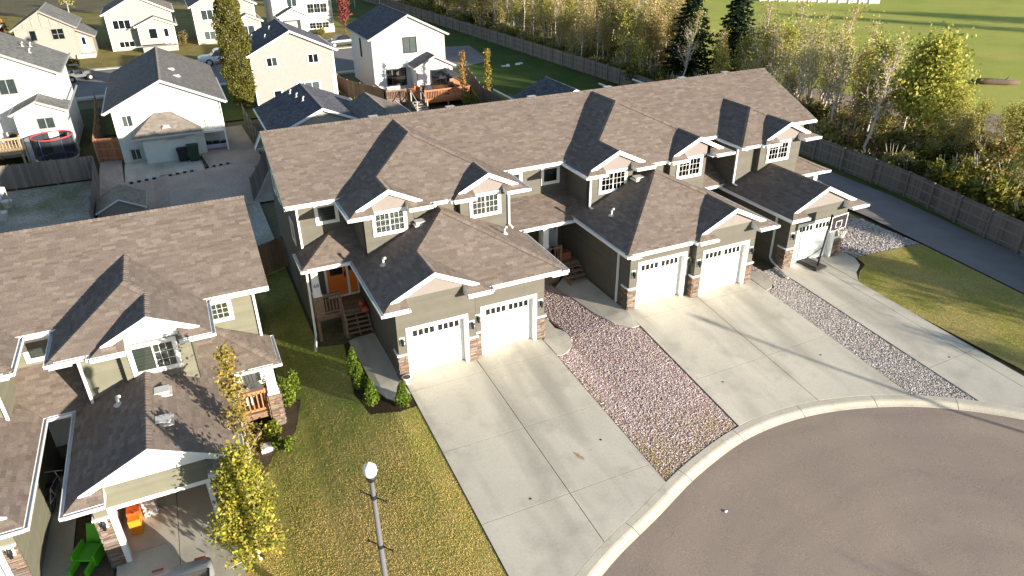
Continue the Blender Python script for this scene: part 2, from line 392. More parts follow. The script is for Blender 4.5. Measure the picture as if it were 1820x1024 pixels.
patio('concrete_pad', [(5.96, -1.15)]+arc+[(6.9, 1.55), (6.1, 1.5), (6.1, .2), (5.96, .1)])
patio('walkway', [(9.35, 4.3), (9.92, 4.2), (9.96, -.3), (9.9, -1.25), (9.55, -1.22), (9.05, -.6), (8.75, .6), (8.55, 2.6), (8.4, 3.6)])
arc = [(16.95+.85*math.cos(R(a)), -.2+1.05*math.sin(R(a))) for a in range(-85, 61, 15)]
patio('concrete_pad', [(16.92, -1.25)]+arc+[(17.3, 1.9), (16.75, 1.9), (16.75, 0), (16.92, -.2)])
patio('concrete_pad', [(21.54, .05), (21.54, -2.4), (22.2, -1.65), (22.95, -1.2), (23.3, -.55), (23.25, .05), (22.9, .5), (22.3, .6)])

# kerb in cast lengths, and the road
def make_curb():
    o = bpy.data.objects.new('kerb', None); COL.objects.link(o); o.location = (10, -8, -.4); o['kind'] = 'structure'; ORIG[o.name] = Vector((10, -8, -.4))
    P = CURB; L = [0]
    for a, b in zip(P, P[1:]): L.append(L[-1]+(b-a).length)
    def at(d):
        d = min(max(d, 0), L[-1]); k = min(int(np.searchsorted(L, d, side='right'))-1, len(P)-2)
        t = (d-L[k])/(L[k+1]-L[k]); p = P[k].lerp(P[k+1], t); tg = (P[k+1]-P[k]).normalized(); return p, Vector((tg.y, -tg.x))
    def rad(d):
        n = at(max(0, d-.4))[1]+at(d)[1]+at(min(L[-1], d+.4))[1]; return n.normalized()
    d = 0.15
    prof = [(-.01, -.2), (-.01, .03), (.24, .024), (.32, .008), (.46, -.064), (.55, -.092), (.55, -.22)]
    while d < L[-1]-.3:
        e = min(d+3.05, L[-1]); n = 8; mb = MB(); rows = []
        for i in range(n+1):
            s = d+.012+(e-d-.024)*i/n; p, _ = at(s); nn = rad(s); z = road_z(p.x, p.y)+.10
            rows.append(len(mb.v)); mb.v += [(p.x+nn.x*a, p.y+nn.y*a, z+b) for a, b in prof]
        for i in range(n):
            for k in range(len(prof)-1): mb.face((rows[i]+k, rows[i]+k+1, rows[i+1]+k+1, rows[i+1]+k))
        mb.face([rows[0]+k for k in range(len(prof))][::-1]); mb.face([rows[-1]+k for k in range(len(prof))])
        part('kerb_segment', mb, CONCO, o); d = e
    inner = [(at(s)[0].x+rad(s).x*.515, at(s)[0].y+rad(s).y*.515) for s in np.arange(0, L[-1], .5)]
    return inner
inner = make_curb()
poly = inner+[(14, -46), (-40, -46), (-40, -27)]
mb = MB(); drape(mb, poly, .004, 1.0, zf=road_z); solo('road', mb, ASPH, kind='structure')
# left neighbour's driveway
oL = bpy.data.objects.new('driveway', None); COL.objects.link(oL); oL.location = (-8.8, -4, -1.1); oL['kind'] = 'structure'; ORIG[oL.name] = Vector((-8.8, -4, -1.1))
for (a, b) in ((-10.6, -8.86), (-8.84, -7.1)):
    for (c, d) in ((-3.72, 1.5), (-7.3, -3.74), (-11.5, -7.32)): slab_obj([(a, c), (b, c), (b, d), (a, d)], oL)
patio('walkway', [(-13.0, 1.2), (-11.9, 1.2), (-11.85, -4.0), (-11.95, -12), (-13.0, -12)])
mb = MB(); drape(mb, [(-11.83, 1), (-10.9, 1), (-10.7, -3.4), (-10.62, -12), (-11.9, -12)], .005); solo('soil_bed', mb, SOIL, kind='structure')
# mulch beds
BED1 = [(-1.55, 3.9), (-1.44, -.1), (-1.22, -.78), (-.97, -1.14), (-.29, -1.0), (-.29, -1.75), (-1.0, -1.75), (-1.95, -1.2), (-2.2, .4), (-1.75, 3.9)]
mb = MB(); drape(mb, BED1, .012, .3); solo('mulch_bed', mb, mat('mulch', (.05, .033, .022), .95, .1, fine=.5, fscale=25, bump=1, bscale=25), kind='structure')
BED2 = [(-4.7, 2.6), (-4.1, 1.6), (-4.6, -.1), (-5.6, -1.0), (-6.75, -3.6), (-6.9, -4.2), (-6.9, .6), (-5.6, .6), (-5.0, 1.3)]
mb = MB(); drape(mb, BED2, .006, .4); solo('flower_bed', mb, SOIL, kind='structure')

# stones
def stones_mesh(name, poly, n, smin, smax, pal, seed, parent=None, zoff=0, weed=None):
    g = np.random.default_rng(seed); xs = [p[0] for p in poly]; ys = [p[1] for p in poly]
    B = np.array([(1, 0, 0), (-1, 0, 0), (0, 1, 0), (0, -1, 0), (0, 0, 1), (0, 0, -1)], float)
    T = [(0, 2, 4), (2, 1, 4), (1, 3, 4), (3, 0, 4), (2, 0, 5), (1, 2, 5), (3, 1, 5), (0, 3, 5)]
    mb = MB(); k = 0
    while k < n:
        x, y = g.uniform(min(xs), max(xs)), g.uniform(min(ys), max(ys))
        if not inside(poly, x, y): continue
        k += 1; s = g.uniform(smin, smax); a = g.uniform(0, 6.28); ca, sa = math.cos(a), math.sin(a)
        q = B*g.uniform(.65, 1.25, (6, 1))*np.array((s*g.uniform(.8, 1.5), s, s*g.uniform(.35, .6)))
        q = q+g.normal(0, s*.18, (6, 3)); z = gz(x, y)+zoff+s*.12
        i = len(mb.v); mb.v += [(x+p[0]*ca-p[1]*sa, y+p[0]*sa+p[1]*ca, z+p[2]) for p in q]
        c = np.array(pal[g.integers(len(pal))])*g.uniform(.75, 1.2)
        if weed and g.random() < weed(x, y): c = np.array((.44, .34, .18))*g.uniform(.6, 1.2)
        for t in T: mb.face([i+j for j in t], 0, tuple(c))
    o = solo(name, mb, ROCK, kind='stuff'); return o
PINK = [(.57, .43, .41), (.64, .52, .50), (.51, .38, .38), (.68, .59, .55), (.57, .46, .46), (.48, .35, .32), (.60, .49, .41), (.44, .33, .30), (.55, .43, .37)]
GREY = [(.50, .45, .41), (.60, .55, .50), (.42, .37, .34), (.66, .61, .55), (.53, .46, .42), (.37, .32, .29)]
GRAV1 = [(5.96, .1), (6.1, 1.5), (6.1, 5.6), (8.45, 5.6), (8.38, 3.6), (8.53, 2.6), (8.73, .6), (9.03, -.62), (9.53, -1.26), (9.9, -1.3), (9.9, -7.62), (8.6, -7.85), (7.18, -8.32), (5.95, -8.85), (5.95, -1.2), (6.7, -1.0), (7.1, -.2), (7.0, .9), (6.95, 1.6), (6.2, 1.6)]
mb = MB(); drape(mb, GRAV1, 0, .4); solo('gravel_strip', mb, mat('gravel_base', (.34, .245, .22), .95, .1, c2=(.27, .20, .165), nscale=3, fine=.3, fscale=30, bump=.8, bscale=40), kind='structure')
GR1 = [(6.15, 1.6), (6.3, 4.4), (8.25, 4.2), (8.6, 2.4), (8.9, .3), (9.4, -1.2), (9.86, -1.35), (9.86, -7.6), (7.18, -8.28), (5.98, -8.8), (5.98, -1.25), (6.8, -.95), (7.15, -.1), (7.05, 1.5)]
stones_mesh('gravel', GR1, 27000, .014, .040, PINK, 11, weed=lambda x, y: max(0, min(.6, (-5.6-y)/4.6+.3*vnoise(x, y, 1.3))) + (.3 if x < 6.3 and y < -3 else 0))
GRAV2 = [(16.94, -.1), (17.9, .6), (17.8, 4.5), (17.0, 4.5), (16.75, 1.9), (17.4, 1.9), (18.75, .2), (18.75, -10.45), (17.8, -9.75), (16.95, -9.2), (16.92, -1.3)]
GRAV2 = [(16.92, -1.3), (17.5, -1.15), (17.85, -.3), (17.45, 1.9), (17.3, 4.6), (18.05, 4.6), (18.05, .3), (18.77, .3), (18.77, -10.45), (17.8, -9.75), (16.92, -9.2)]
mb = MB(); drape(mb, GRAV2, 0, .4); solo('gravel_strip', mb, mat('gravel_base_grey', (.34, .30, .265), .95, .1, c2=(.18, .16, .14), nscale=3, fine=.4, fscale=30, bump=.8, bscale=40), kind='structure')
stones_mesh('gravel', GRAV2, 17000, .013, .037, GREY, 12)
GRAV3 = [(22.95, .5), (23.3, .1), (23.45, -.5), (28.05, -.55), (28.0, 3.2), (24.8, 4.2), (23.6, 3.6)]
mb = MB(); drape(mb, GRAV3, 0, .5); solo('gravel_strip', mb, MATS['gravel_base_grey'], kind='structure')
stones_mesh('gravel', GRAV3, 5000, .022, .06, GREY+[(.5, .46, .5)], 13)
# grooved tracks in the gravel strips
# lane on the right, alley and yards behind
mb = MB(); drape(mb, [(28.2, 34), (28.6, 3.5), (28.15, -1), (27.65, -6.5), (27.2, -17), (31.0, -17), (32.2, -4), (34.2, 6), (35, 34)], .03, 1.0); solo('lane', mb, ASPH2, kind='structure')
mb = MB(); drape(mb, [(32.25, -4), (34.25, 6), (35.05, 34), (36.0, 34), (35.9, 10), (34.8, 3), (33.4, -4)], .02, 1.0); solo('grass_verge', mb, LAWN_G, kind='structure')
mb = MB(); drape(mb, [(-12.3, 24), (-1.2, 24), (-1.2, 33), (-1.6, 44), (-5.4, 44), (-5.4, 32.5), (-10.9, 33), (-11.1, 38.2), (-12.6, 38.2)], .02, 1.0)
solo('alley', mb, mat('packed_gravel', (.47, .38, .31), .95, .1, c2=(.38, .31, .255), nscale=.5, fine=.3, fscale=12, bump=.4, bscale=30), kind='structure')
patio('concrete_pad', [(-10.85, 33.05), (-5.45, 32.5), (-5.45, 36.95), (-10.85, 36.95)])
mb = MB(); drape(mb, [(-40, 14), (-4.7, 14), (-2.7, 14), (-2.7, 24), (-12.3, 24), (-12.5, 34.2), (-40, 34.5)], .01, 1.0)
solo('back_yard', mb, mat('patchy_yard', (.44, .41, .35), .95, .1, c2=(.22, .22, .13), nscale=.35, fine=.3, fscale=6), kind='structure')
mb = MB(); drape(mb, [(-40, 34.6), (-12.6, 34.5), (-13.2, 57), (-40, 57)], .01, 1.5); solo('side_yard', mb, mat('yard_soil', (.06, .055, .03), .95, .1, c2=(.07, .085, .025), nscale=.8, fine=.4, fscale=5), kind='structure')
mb = MB(); drape(mb, [(19, 38), (36, 30), (35.6, 60), (34.6, 80), (33, 140), (20, 140), (20, 62), (21, 52)], .01, 2.0)
solo('rear_lawn', mb, grassmat('deep_green_turf', (.05, .085, .018), (.08, .11, .025), .25, [(.6, (.14, .13, .04), .55, .75, .5)]), kind='structure')
mb = MB(); drape(mb, [(21.5, 57), (29.5, 60), (31, 71), (21, 73)], .03, 2.0); solo('asphalt_pad', mb, ASPH2, kind='structure')
mb = MB(); drape(mb, [(-60, 62.5), (20, 62.5), (20, 77.2), (-60, 77.2)], .03, 4.0); solo('street', mb, ASPH2, kind='structure')
for (y0, y1) in ((61.4, 62.5), (77.2, 78.2)):
    mb = MB(); drape(mb, [(-60, y0), (20, y0), (20, y1), (-60, y1)], .09, 4.0); skirt(mb, [(-60, y0), (20, y0), (20, y1), (-60, y1)], .09, -.1); solo('pavement', mb, CONCO, kind='structure')
mb = MB(); drape(mb, [(-60, 78.2), (20, 78.2), (20, 140), (-60, 140)], .02, 4.0); solo('street_lawn', mb, grassmat('tan_turf', (.20, .17, .05), (.26, .2, .07), .25, [(.7, (.11, .12, .03), .5, .7, .6)]), kind='structure')
mb = MB(); drape(mb, [(-12.6, 46), (11, 46), (11, 61.4), (-12.6, 61.4)], .005, 2.0); solo('yard_grass', mb, LAWN_G, kind='structure')
mb = MB(); drape(mb, [(58, -60), (400, -60), (400, 300), (41, 300), (42.5, 75), (46.5, 48), (53.5, 29), (60.5, 14)], .01, 8.0)
solo('field', mb, grassmat('field_turf', (.33, .365, .07), (.41, .395, .10), .05, [(.12, (.24, .30, .055), .5, .7, .6), (.35, (.33, .28, .09), .55, .75, .5)]), kind='structure')
mb = MB(); drape(mb, [(66, -40), (60.5, 14), (53.5, 29), (46.5, 48), (42.5, 75), (40.5, 120), (37.5, 120), (39, 75), (42.5, 46), (48.5, 26), (54.5, 12), (60, -40)], .03, 3.0)
solo('path', mb, mat('dirt_path', (.33, .25, .19), .95, .1, c2=(.28, .22, .165), nscale=.3, fine=.2, fscale=4), kind='structure')
mb = MB(); drape(mb, [(36.2, -40), (60, -40), (54.5, 12), (48.5, 26), (42.5, 46), (39, 75), (37.5, 120), (35.2, 120), (35.9, 70), (36.4, 40)], .02, 3.0)
solo('woodland_floor', mb, mat('leaf_litter', (.14, .10, .05), .95, .1, c2=(.20, .14, .07), nscale=.6, fine=.4, fscale=4, extra=[(.4, (.10, .12, .03), .5, .7, .6)]), kind='structure')

# ---------------------------------------------------------------- building kit
PAL = [(.182, .146, .121)]*5+[(.214, .174, .146)]*3+[(.164, .131, .109)]*3+[(.196, .157, .130)]*3+[(.176, .142, .121)]*2
PALB = [(.21, .175, .16)]*4+[(.27, .23, .21)]*2+[(.16, .135, .125)]*2
class Plane:
    def __init__(s, z0, x0, y0, gx, gy): s.p = (z0, x0, y0, gx, gy)
    def z(s, x, y): z0, x0, y0, gx, gy = s.p; return z0+gx*(x-x0)+gy*(y-y0)
def shingles(mb, poly, pl, pal=PAL, e=.135, seed=0):
    g = random.Random(seed or rnd.random()); gx, gy = pl.p[3], pl.p[4]; s = math.hypot(gx, gy); ux, uy = gx/s, gy/s; wx, wy = -uy, ux
    k1 = math.sqrt(1+s*s); P = [(p[0]*wx+p[1]*wy, (p[0]*ux+p[1]*uy)*k1) for p in poly]
    n = (-gx/k1, -gy/k1, 1/k1); b0 = min(p[1] for p in P); b1 = max(p[1] for p in P); a0 = min(p[0] for p in P); a1 = max(p[0] for p in P)
    def pt(a, b, h):
        x = wx*a+ux*b/k1; y = wy*a+uy*b/k1; return (x+n[0]*h, y+n[1]*h, pl.z(x, y)+n[2]*h)
    b = b0; ph = g.uniform(0, 9)
    while b < b1:
        a = a0-g.uniform(0, .4)
        while a < a1:
            wd = g.choice((.16, .22, .28, .34, .42)); q = clip_convex([(a, b), (a+wd, b), (a+wd, b+e), (a, b+e)], P)
            if len(q) >= 3:
                th = g.choice((.003, .005, .010)); c = g.choice(pal); f = g.uniform(.90, 1.10)*(1+.04*math.sin(a*.9+ph)*math.sin(b*1.3+ph)); c = (c[0]*f, c[1]*f, c[2]*f)
                hh = [.004+th*(1-.8*(v-b)/e) for _, v in q]
                mb.poly([pt(u, v, h) for (u, v), h in zip(q, hh)], 0, c)
                for i in range(len(q)):
                    (u1, v1), (u2, v2) = q[i-1], q[i]
                    if (v1-b < 1e-6 and v2-b < 1e-6) or (th > .009 and abs(u1-u2) < 1e-6 and abs(v1-v2) > .05):
                        mb.poly([pt(u1, v1, 0), pt(u2, v2, 0), pt(u2, v2, hh[i]), pt(u1, v1, hh[i-1])], 0, (c[0]*.8, c[1]*.8, c[2]*.8))
            a += wd
        b += e
def slab_roof(mb, poly, pl, th=.07, mt=0, mu=1):
    t = [(x, y, pl.z(x, y)) for x, y in poly]; b = [(x, y, z-th) for x, y, z in t]
    mb.poly(t, mt); mb.poly(b[::-1], mu)
    for i in range(len(t)): mb.poly([b[i-1], b[i], t[i], t[i-1]], mu)
def ridge_cap(mb, p, q, s1, s2=None, pal=PAL):
    p = Vector(p); q = Vector(q); d = q-p; L = d.length; d.normalize(); side = Vector((d.y, -d.x, 0)).normalized(); up = side.cross(d)
    if up.z < 0: up = -up
    n = int(L/.15)
    for k in range(n):
        a = p+d*(L*k/n); b = p+d*(L*(k+1.15)/n); c = rnd.choice(pal); f = rnd.uniform(1.0, 1.2); c = (c[0]*f, c[1]*f, c[2]*f); dr = s1*.15
        e1 = up*.036; e2 = up*.022
        for sg in (1, -1):
            mb.poly([a+e1, b+e2, b+e2+side*sg*.15-Vector((0, 0, dr)), a+e1+side*sg*.15-Vector((0, 0, dr))], 0, c)
        mb.poly([a+e1, a+e1+side*.15-Vector((0, 0, dr)), a-up*.01, a+e1-side*.15-Vector((0, 0, dr))], 0, c)
class House:
    """collects the roof, shingles, trim, walls and siding of one building"""
    def __init__(s, root, side=SIDE): s.root = root; s.deck = MB(); s.sh = MB(); s.trim = MB(); s.guts = []; s.side = side; s.walls = MB(); s.sid = MB(); s.panels = []; s.pmat = PANEL
    def plane(s, poly, pl, shingle=True, e=.135):
        slab_roof(s.deck, poly, pl)
        if shingle: shingles(s.sh, poly, pl, e=e)
    def gutter(s, x0, y0, x1, y1, z, out):
        """eave gutter from (x0,y0) to (x1,y1); out = outward plan direction"""
        d = Vector((x1-x0, y1-y0, 0)); L = d.length; d.normalize(); o = Vector((x0, y0, z)); n = Vector((*out, 0)); gm = MB(); s.guts.append(gm)
        gm.prism(o, d, n, (0, 0, 1), 0, .0, -.115, L, .016, -.015)
        gm.prism(o, d, n, (0, 0, 1), 0, .0165, -.115, L, .118, -.1)
        gm.prism(o, d, n, (0, 0, 1), 0, .1, -.1, L, .12, .004)
        for a, b in ((0, .012), (L-.012, L)): gm.prism(o, d, n, (0, 0, 1), a, .0165, -.1, b, .0995, 0)
    def wall(s, x0, y0, z0, x1, y1, z1): s.walls.box(x0, y0, z0, x1, y1, z1)
    def siding(s, o, u, n, wdt, z0, z1, poly=None, e=.118):
        o = Vector(o); u = Vector(u); n = Vector(n); z = z0; k = 0
        while z < z1-1e-3:
            t = min(z+e, z1); q = [(0, z), (wdt, z), (wdt, t), (0, t)]
            if poly: q = clip_convex(q, poly)
            if len(q) >= 3:
                h = [.026-.022*(b-z)/e for a, b in q]; f = rnd.uniform(.93, 1.07); f = (f, f, f)
                s.sid.poly([o+u*a+n*d+Vector((0, 0, b-o.z)) for (a, b), d in zip(q, h)], 0, f)
                lo = [p for p in q if p[1]-z < 1e-6]
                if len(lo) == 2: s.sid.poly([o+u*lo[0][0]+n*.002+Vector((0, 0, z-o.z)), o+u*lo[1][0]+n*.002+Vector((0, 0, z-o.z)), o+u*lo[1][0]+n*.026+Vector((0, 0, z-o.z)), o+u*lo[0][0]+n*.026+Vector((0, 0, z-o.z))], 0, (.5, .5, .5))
            z = t
    def gable_front(s, xl, xr, yg, rk, ze, sl, wall_y, ret=1.0, panel_z=None, wx0=None, wx1=None, lft=True, rgt=True):
        """rake boards, corner returns and infill panel of a street gable"""
        xm = (xl+xr)/2; yr = yg+rk; zr = ze+sl*(xr-xl)/2
        for sg, xe in ((1, xl), (-1, xr)):
            a = Vector((xe+sg*(rk+.02), yr, ze+sl*(rk+.02))); b = Vector((xm, yr, zr))
            pr = [(a.x, a.z+.03), (b.x, b.z+.03), (b.x, b.z-.17), (a.x, a.z-.17)]
            i = len(s.trim.v); s.trim.v += [(x, yr-.035, z) for x, z in pr]+[(x, yr-.003, z) for x, z in pr]
            for q in ((0, 1, 2, 3), (7, 6, 5, 4), (0, 4, 5, 1), (1, 5, 6, 2), (2, 6, 7, 3), (3, 7, 4, 0)): s.trim.face([i+k for k in q])
            # the return: small hipped pent roof with a boxed soffit and a closed inner end
            pl = Plane(ze, 0, yg, 0, sl); xi = xe+sg*ret; yi = min(wall_y-.002, yr+.25)
            p = [(xe, yg), (xi, yg), (xi, yi), (xe+sg*(yi-yg), yi)]
            shingles(s.sh, p, pl); slab_roof(s.deck, p, pl, .03)
            s.trim.box(min(xe, xi), yg, ze-.13, max(xe, xi), wall_y-.001, ze-.1)
            s.gutter(xe, yg, xi, yg, ze, (0, -1))
            s.trim.poly([(xi+sg*.004, yg, ze-.13), (xi+sg*.004, wall_y, ze-.13), (xi+sg*.004, wall_y, ze+sl*(wall_y-yg)), (xi+sg*.004, yg, ze)])
            s.trim.poly([(xi-sg*.03, yg+.02, ze-.12), (xi-sg*.03, wall_y, ze-.12), (xi-sg*.03, wall_y, ze+sl*(wall_y-yg)-.04), (xi-sg*.03, yg+.02, ze-.04)])
        pz = panel_z if panel_z is not None else ze-.02; wy = wall_y-.022
        h = lambda x: ze+sl*(min(x-xl, xr-x))-.06
        x0 = xl+(pz-ze+.06)/sl if pz > ze-.06 else xl; x1 = xr-(x0-xl)
        x0 = max(x0, wx0 if wx0 is not None else x0); x1 = min(x1, wx1 if wx1 is not None else x1)
        pm = MB(); s.panels.append(pm)
        pm.poly([(x0, wy, pz), (x1, wy, pz), (x1, wy, h(x1)), (xm, wy, h(xm)), (x0, wy, h(x0))])
        pm.poly([(x0, wy, pz), (x0, wall_y, pz), (x1, wall_y, pz), (x1, wy, pz)])
        s.walls.poly([(x0, wall_y, pz), (x1, wall_y, pz), (x1, wall_y, h(x1)), (xm, wall_y, h(xm)), (x0, wall_y, h(x0))])
    def hip_roof(s, xl, xr, yf, ze, sl, gl, gr, ybl, yb, ybr, rk=.35, dg=.27, wl=None, wr=None, pz=None, wxl=None, wxr=None, ygl_e=None, ygr_e=None, ret=1.0):
        """hip over a projecting bay with optional street gables (gl/gr wide) flush with its ends"""
        H = (xr-xl)/2; xm = (xl+xr)/2; yg = yf-dg; yr = yg+rk; full = gl and gl >= xr-xl-1e-6
        Lp = Plane(ze, xl, 0, sl, 0); Rp = Plane(ze, xr, 0, -sl, 0); ya = yf+H; zt = ze+sl*H
        if full:
            s.plane([(xl, yg), (xl+rk, yr), (xl+rk, yb), (xl, ybl)], Lp); s.plane([(xl+rk, yr), (xm, yr), (xm, yb), (xl+rk, yb)], Lp)
            s.plane([(xr, yg), (xr-rk, yr), (xr-rk, yb), (xr, ybr)][::-1], Rp); s.plane([(xr-rk, yr), (xm, yr), (xm, yb), (xr-rk, yb)][::-1], Rp)
            s.gable_front(xl, xr, yg, rk, ze, sl, wl, panel_z=pz, wx0=wxl, wx1=wxr, ret=ret); ridge_cap(s.sh, (xm, yr, zt), (xm, yb, zt), sl)
        else:
            for g, xe, sg, pl, ybk in ((gl, xl, 1, Lp, ybl), (gr, xr, -1, Rp, ybr)):
                if g:
                    xg = xe+sg*g/2; yv = yf+g/2
                    s.plane([(xe, yg), (xe+sg*rk, yr), (xe+sg*rk, yv), (xe, yv)], pl); s.plane([(xe+sg*rk, yr), (xg, yr), (xg, yv), (xe+sg*rk, yv)], pl)
                    s.plane([(xe, yv), (xg, yv), (xm, ya), (xm, yb), (xe, ybk)], pl)
                    x2 = xe+sg*g; ip = Plane(ze, x2, 0, -sg*sl, 0)
                    s.plane([(xg, yr), (x2-sg*rk, yr), (x2-sg*rk, yf+rk), (xg, yv)], ip); s.plane([(x2-sg*rk, yr), (x2, yg), (x2, yf), (x2-sg*rk, yf+rk)], ip)
                    zg = ze+sl*g/2; ridge_cap(s.sh, (xg, yr, zg), (xg, yv, zg), sl)
                    s.gable_front(min(xe, x2), max(xe, x2), yg, rk, ze, sl, wl if sg > 0 else wr, panel_z=pz, wx0=wxl if sg > 0 else None, wx1=wxr if sg < 0 else None, ret=ret)
                    s.gutter(x2, yg, x2, yf, ze, (sg, 0))
                    ridge_cap(s.sh, (xg, yv, zg), (xm, ya, zt), sl*.6)
                else:
                    s.plane([(xe, yf), (xm, ya), (xm, yb), (xe, ybk)], pl); ridge_cap(s.sh, (xe, yf, ze), (xm, ya, zt), sl*.6)
            fr = [(xl+(gl or 0), yf), (xr-(gr or 0), yf)]+([(xr-gr/2, yf+gr/2)] if gr else [])+[(xm, ya)]+([(xl+gl/2, yf+gl/2)] if gl else [])
            s.plane(fr, Plane(ze, 0, yf, 0, sl)); ridge_cap(s.sh, (xm, ya, zt), (xm, yb, zt), sl)
            s.gutter(xl+(gl or 0)+(.12 if gl else -.1), yf, xr-(gr or 0)-(.12 if gr else -.1), yf, ze, (0, -1))
        ye = yg if gl else yf; s.gutter(xl, ye-.1, xl, ygl_e if ygl_e is not None else ybl, ze, (-1, 0))
        ye = yg if (gr or full) else yf; s.gutter(xr, ye-.1, xr, ygr_e if ygr_e is not None else ybr, ze, (1, 0))
    def finish(s, extra_side=None):
        r = s.root
        wo = part('wall', s.walls, s.side, r); part('siding', s.sid, s.side, wo, 'stuff')
        ro = part('roof', s.deck, [DECK, WHITE], r); part('shingles', s.sh, SHING, ro, 'stuff')
        part('roof_trim', s.trim, WHITE, r)
        for q in s.guts: part('gutter', q, GUT, r)
        for q in s.panels: part('gable_panel', q, s.pmat, r)
def window(root, o, u, n, w, h, kind='slider', cur=None, trim=.115, mt=None, name='window', muntin=None):
    """o = lower left corner of the outer trim on the wall face"""
    o = Vector(o); u = Vector(u); n = Vector(n); v = Vector((0, 0, 1)); t = trim
    f = MB()
    f.prism(o, u, v, n, 0, 0, .004, w, t, .06); f.prism(o, u, v, n, 0, h-t, .004, w, h, .06)
    f.prism(o, u, v, n, 0, t, .004, t, h-t, .06); f.prism(o, u, v, n, w-t, t, .004, w, h-t, .06)
    s = .035
    f.prism(o, u, v, n, t, t, .004, t+s, h-t, .045); f.prism(o, u, v, n, w-t-s, t, .004, w-t, h-t, .045)
    f.prism(o, u, v, n, t+s, t, .004, w-t-s, t+s, .045); f.prism(o, u, v, n, t+s, h-t-s, .004, w-t-s, h-t, .045)
    ncol = {'slider': 2, 'single': 1, 'grid': 1, 'double': 2, 'triple': 3}[kind]
    W = w-2*t-2*s; H = h-2*t-2*s; a0 = t+s; b0 = t+s
    for k in range(1, ncol): f.prism(o, u, v, n, a0+W*k/ncol-.025, b0, .004, a0+W*k/ncol+.025, b0+H, .048)
    fo = part(name, f, mt or WHITE, root)
    d = MB(); d.prism(o, u, v, n, t, t, .003, w-t, h-t, .006); part('unlit_room_sheet', d, DARKI, fo)  # dark sheet on the solid wall, painting the unlit room behind the glass
    for k in range(ncol):
        g = MB(); xa = a0+W*k/ncol; xb = a0+W*(k+1)/ncol
        g.prism(o, u, v, n, xa, b0, .03, xb, b0+H, .034); part('pane', g, GLASS, fo)
        c = cur[k] if isinstance(cur, (list, tuple)) else cur
        if c:
            q = MB(); m = CURT if c == 'w' else BLIND
            if c == 'w':
                nn = 7
                for i in range(nn): q.prism(o, u, v, n, xa+(xb-xa)*i/nn, b0, .008+.006*(i % 2), xa+(xb-xa)*(i+1)/nn, b0+H, .012+.006*(i % 2))
            else:
                nn = 12
                for i in range(nn): q.prism(o, u, v, n, xa, b0+H*i/nn, .008, xb, b0+H*(i+.85)/nn, .014)
            part('curtain' if c == 'w' else 'blind', q, m, fo)
        if muntin and (muntin[2] is None or k in muntin[2]):
            q = MB(); nx, ny = muntin[:2]
            for i in range(1, nx): x = xa+(xb-xa)*i/nx; q.prism(o, u, v, n, x-.0065, b0, .036, x+.0065, b0+H, .042)
            for j in range(1, ny): y = b0+H*j/ny; q.prism(o, u, v, n, xa, y-.0065, .0355, xb, y+.0065, .0415)
            part('muntin', q, WHITE, fo)
    return fo
FY = ((1, 0, 0), (0, -1, 0))
def garage_door(root, x0, x1, y, z0, z1, rec=.22, lamp=True):
    """panelled overhead door set back in a lined opening; x0,x1,z1 are the opening"""
    m = MB(); t = .12
    m.box(x0-t, y-.035, z0, x0, y-.003, z1+t); m.box(x1, y-.035, z0, x1+t, y-.003, z1+t); m.box(x0, y-.035, z1, x1, y-.003, z1+t)
    m.box(x0, y-.0345, z0, x0+.025, y+rec, z1); m.box(x1-.025, y-.0345, z0, x1, y+rec, z1); m.box(x0+.025, y-.0345, z1-.025, x1-.025, y+rec, z1)
    part('door_frame', m, WHITE, root); x0 += .03; x1 -= .03; z1 -= .03
    d = MB(); n = 4; hh = (z1-z0)/n; yd = y+rec-.02
    for k in range(n):
        d.box(x0+.005, yd, z0+hh*k+.006, x1-.005, yd+.04, z0+hh*(k+1)-.006)
        if k < 3:
            w4 = (x1-x0)/4
            for j in range(4): d.box(x0+w4*j+.09, yd-.008, z0+hh*k+.1, x0+w4*(j+1)-.09, yd, z0+hh*(k+1)-.1)
    d.box(x0, yd+.03, z0, x1, yd+.05, z1)
    do = part('garage_door', d, DOORW, root)
    pw = .185; zc = z0+hh*3.17; ph = .27
    for side in (0, 1):
        xc = x0+(x1-x0)*(.27 if side == 0 else .73)
        for j in range(4):
            xa = xc+(j-2)*(pw+.045)+.022; q = MB(); q.box(xa, yd-.006, zc, xa+pw, yd-.002, zc+ph)
            q.box(xa-.018, yd-.014, zc-.018, xa, yd-.001, zc+ph+.018, 1); q.box(xa+pw, yd-.014, zc-.018, xa+pw+.018, yd-.001, zc+ph+.018, 1)
            q.box(xa, yd-.0145, zc-.018, xa+pw, yd-.001, zc, 1); q.box(xa, yd-.0145, zc+ph, xa+pw, yd-.001, zc+ph+.018, 1)
            part('door_pane', q, [mat('dark_glass', (.012, .014, .016), .08, .6), DOORW], do)
    h = MB(); h.box((x0+x1)/2-.07, yd-.02, z0+.16, (x0+x1)/2+.07, yd-.001, z0+.19); part('door_handle', h, BLACK, do)
    return do
SPAL = [(.19, .12, .085), (.24, .175, .13), (.16, .115, .09), (.21, .18, .155), (.14, .105, .085), (.26, .21, .165), (.18, .15, .135), (.22, .14, .095)]
def stonework(mb, o, u, n, wdt, h, seed=1):
    g = random.Random(seed); o = Vector(o); z = 0
    while z < h-.01:
        hh = min(g.choice((.05, .065, .085)), h-z); a = 0
        while a < wdt-.005:
            w2 = min(g.uniform(.12, .34), wdt-a)
            if wdt-a-w2 < .07: w2 = wdt-a
            d = g.uniform(.03, .07); c = g.choice(SPAL); f = g.uniform(.8, 1.15); c = tuple(k*f for k in c)
            mb.prism(o, u, (0, 0, 1), n, a+.004, z+.004, -.01, a+w2-.004, z+hh-.004, d, 0, c); a += w2
        z += hh
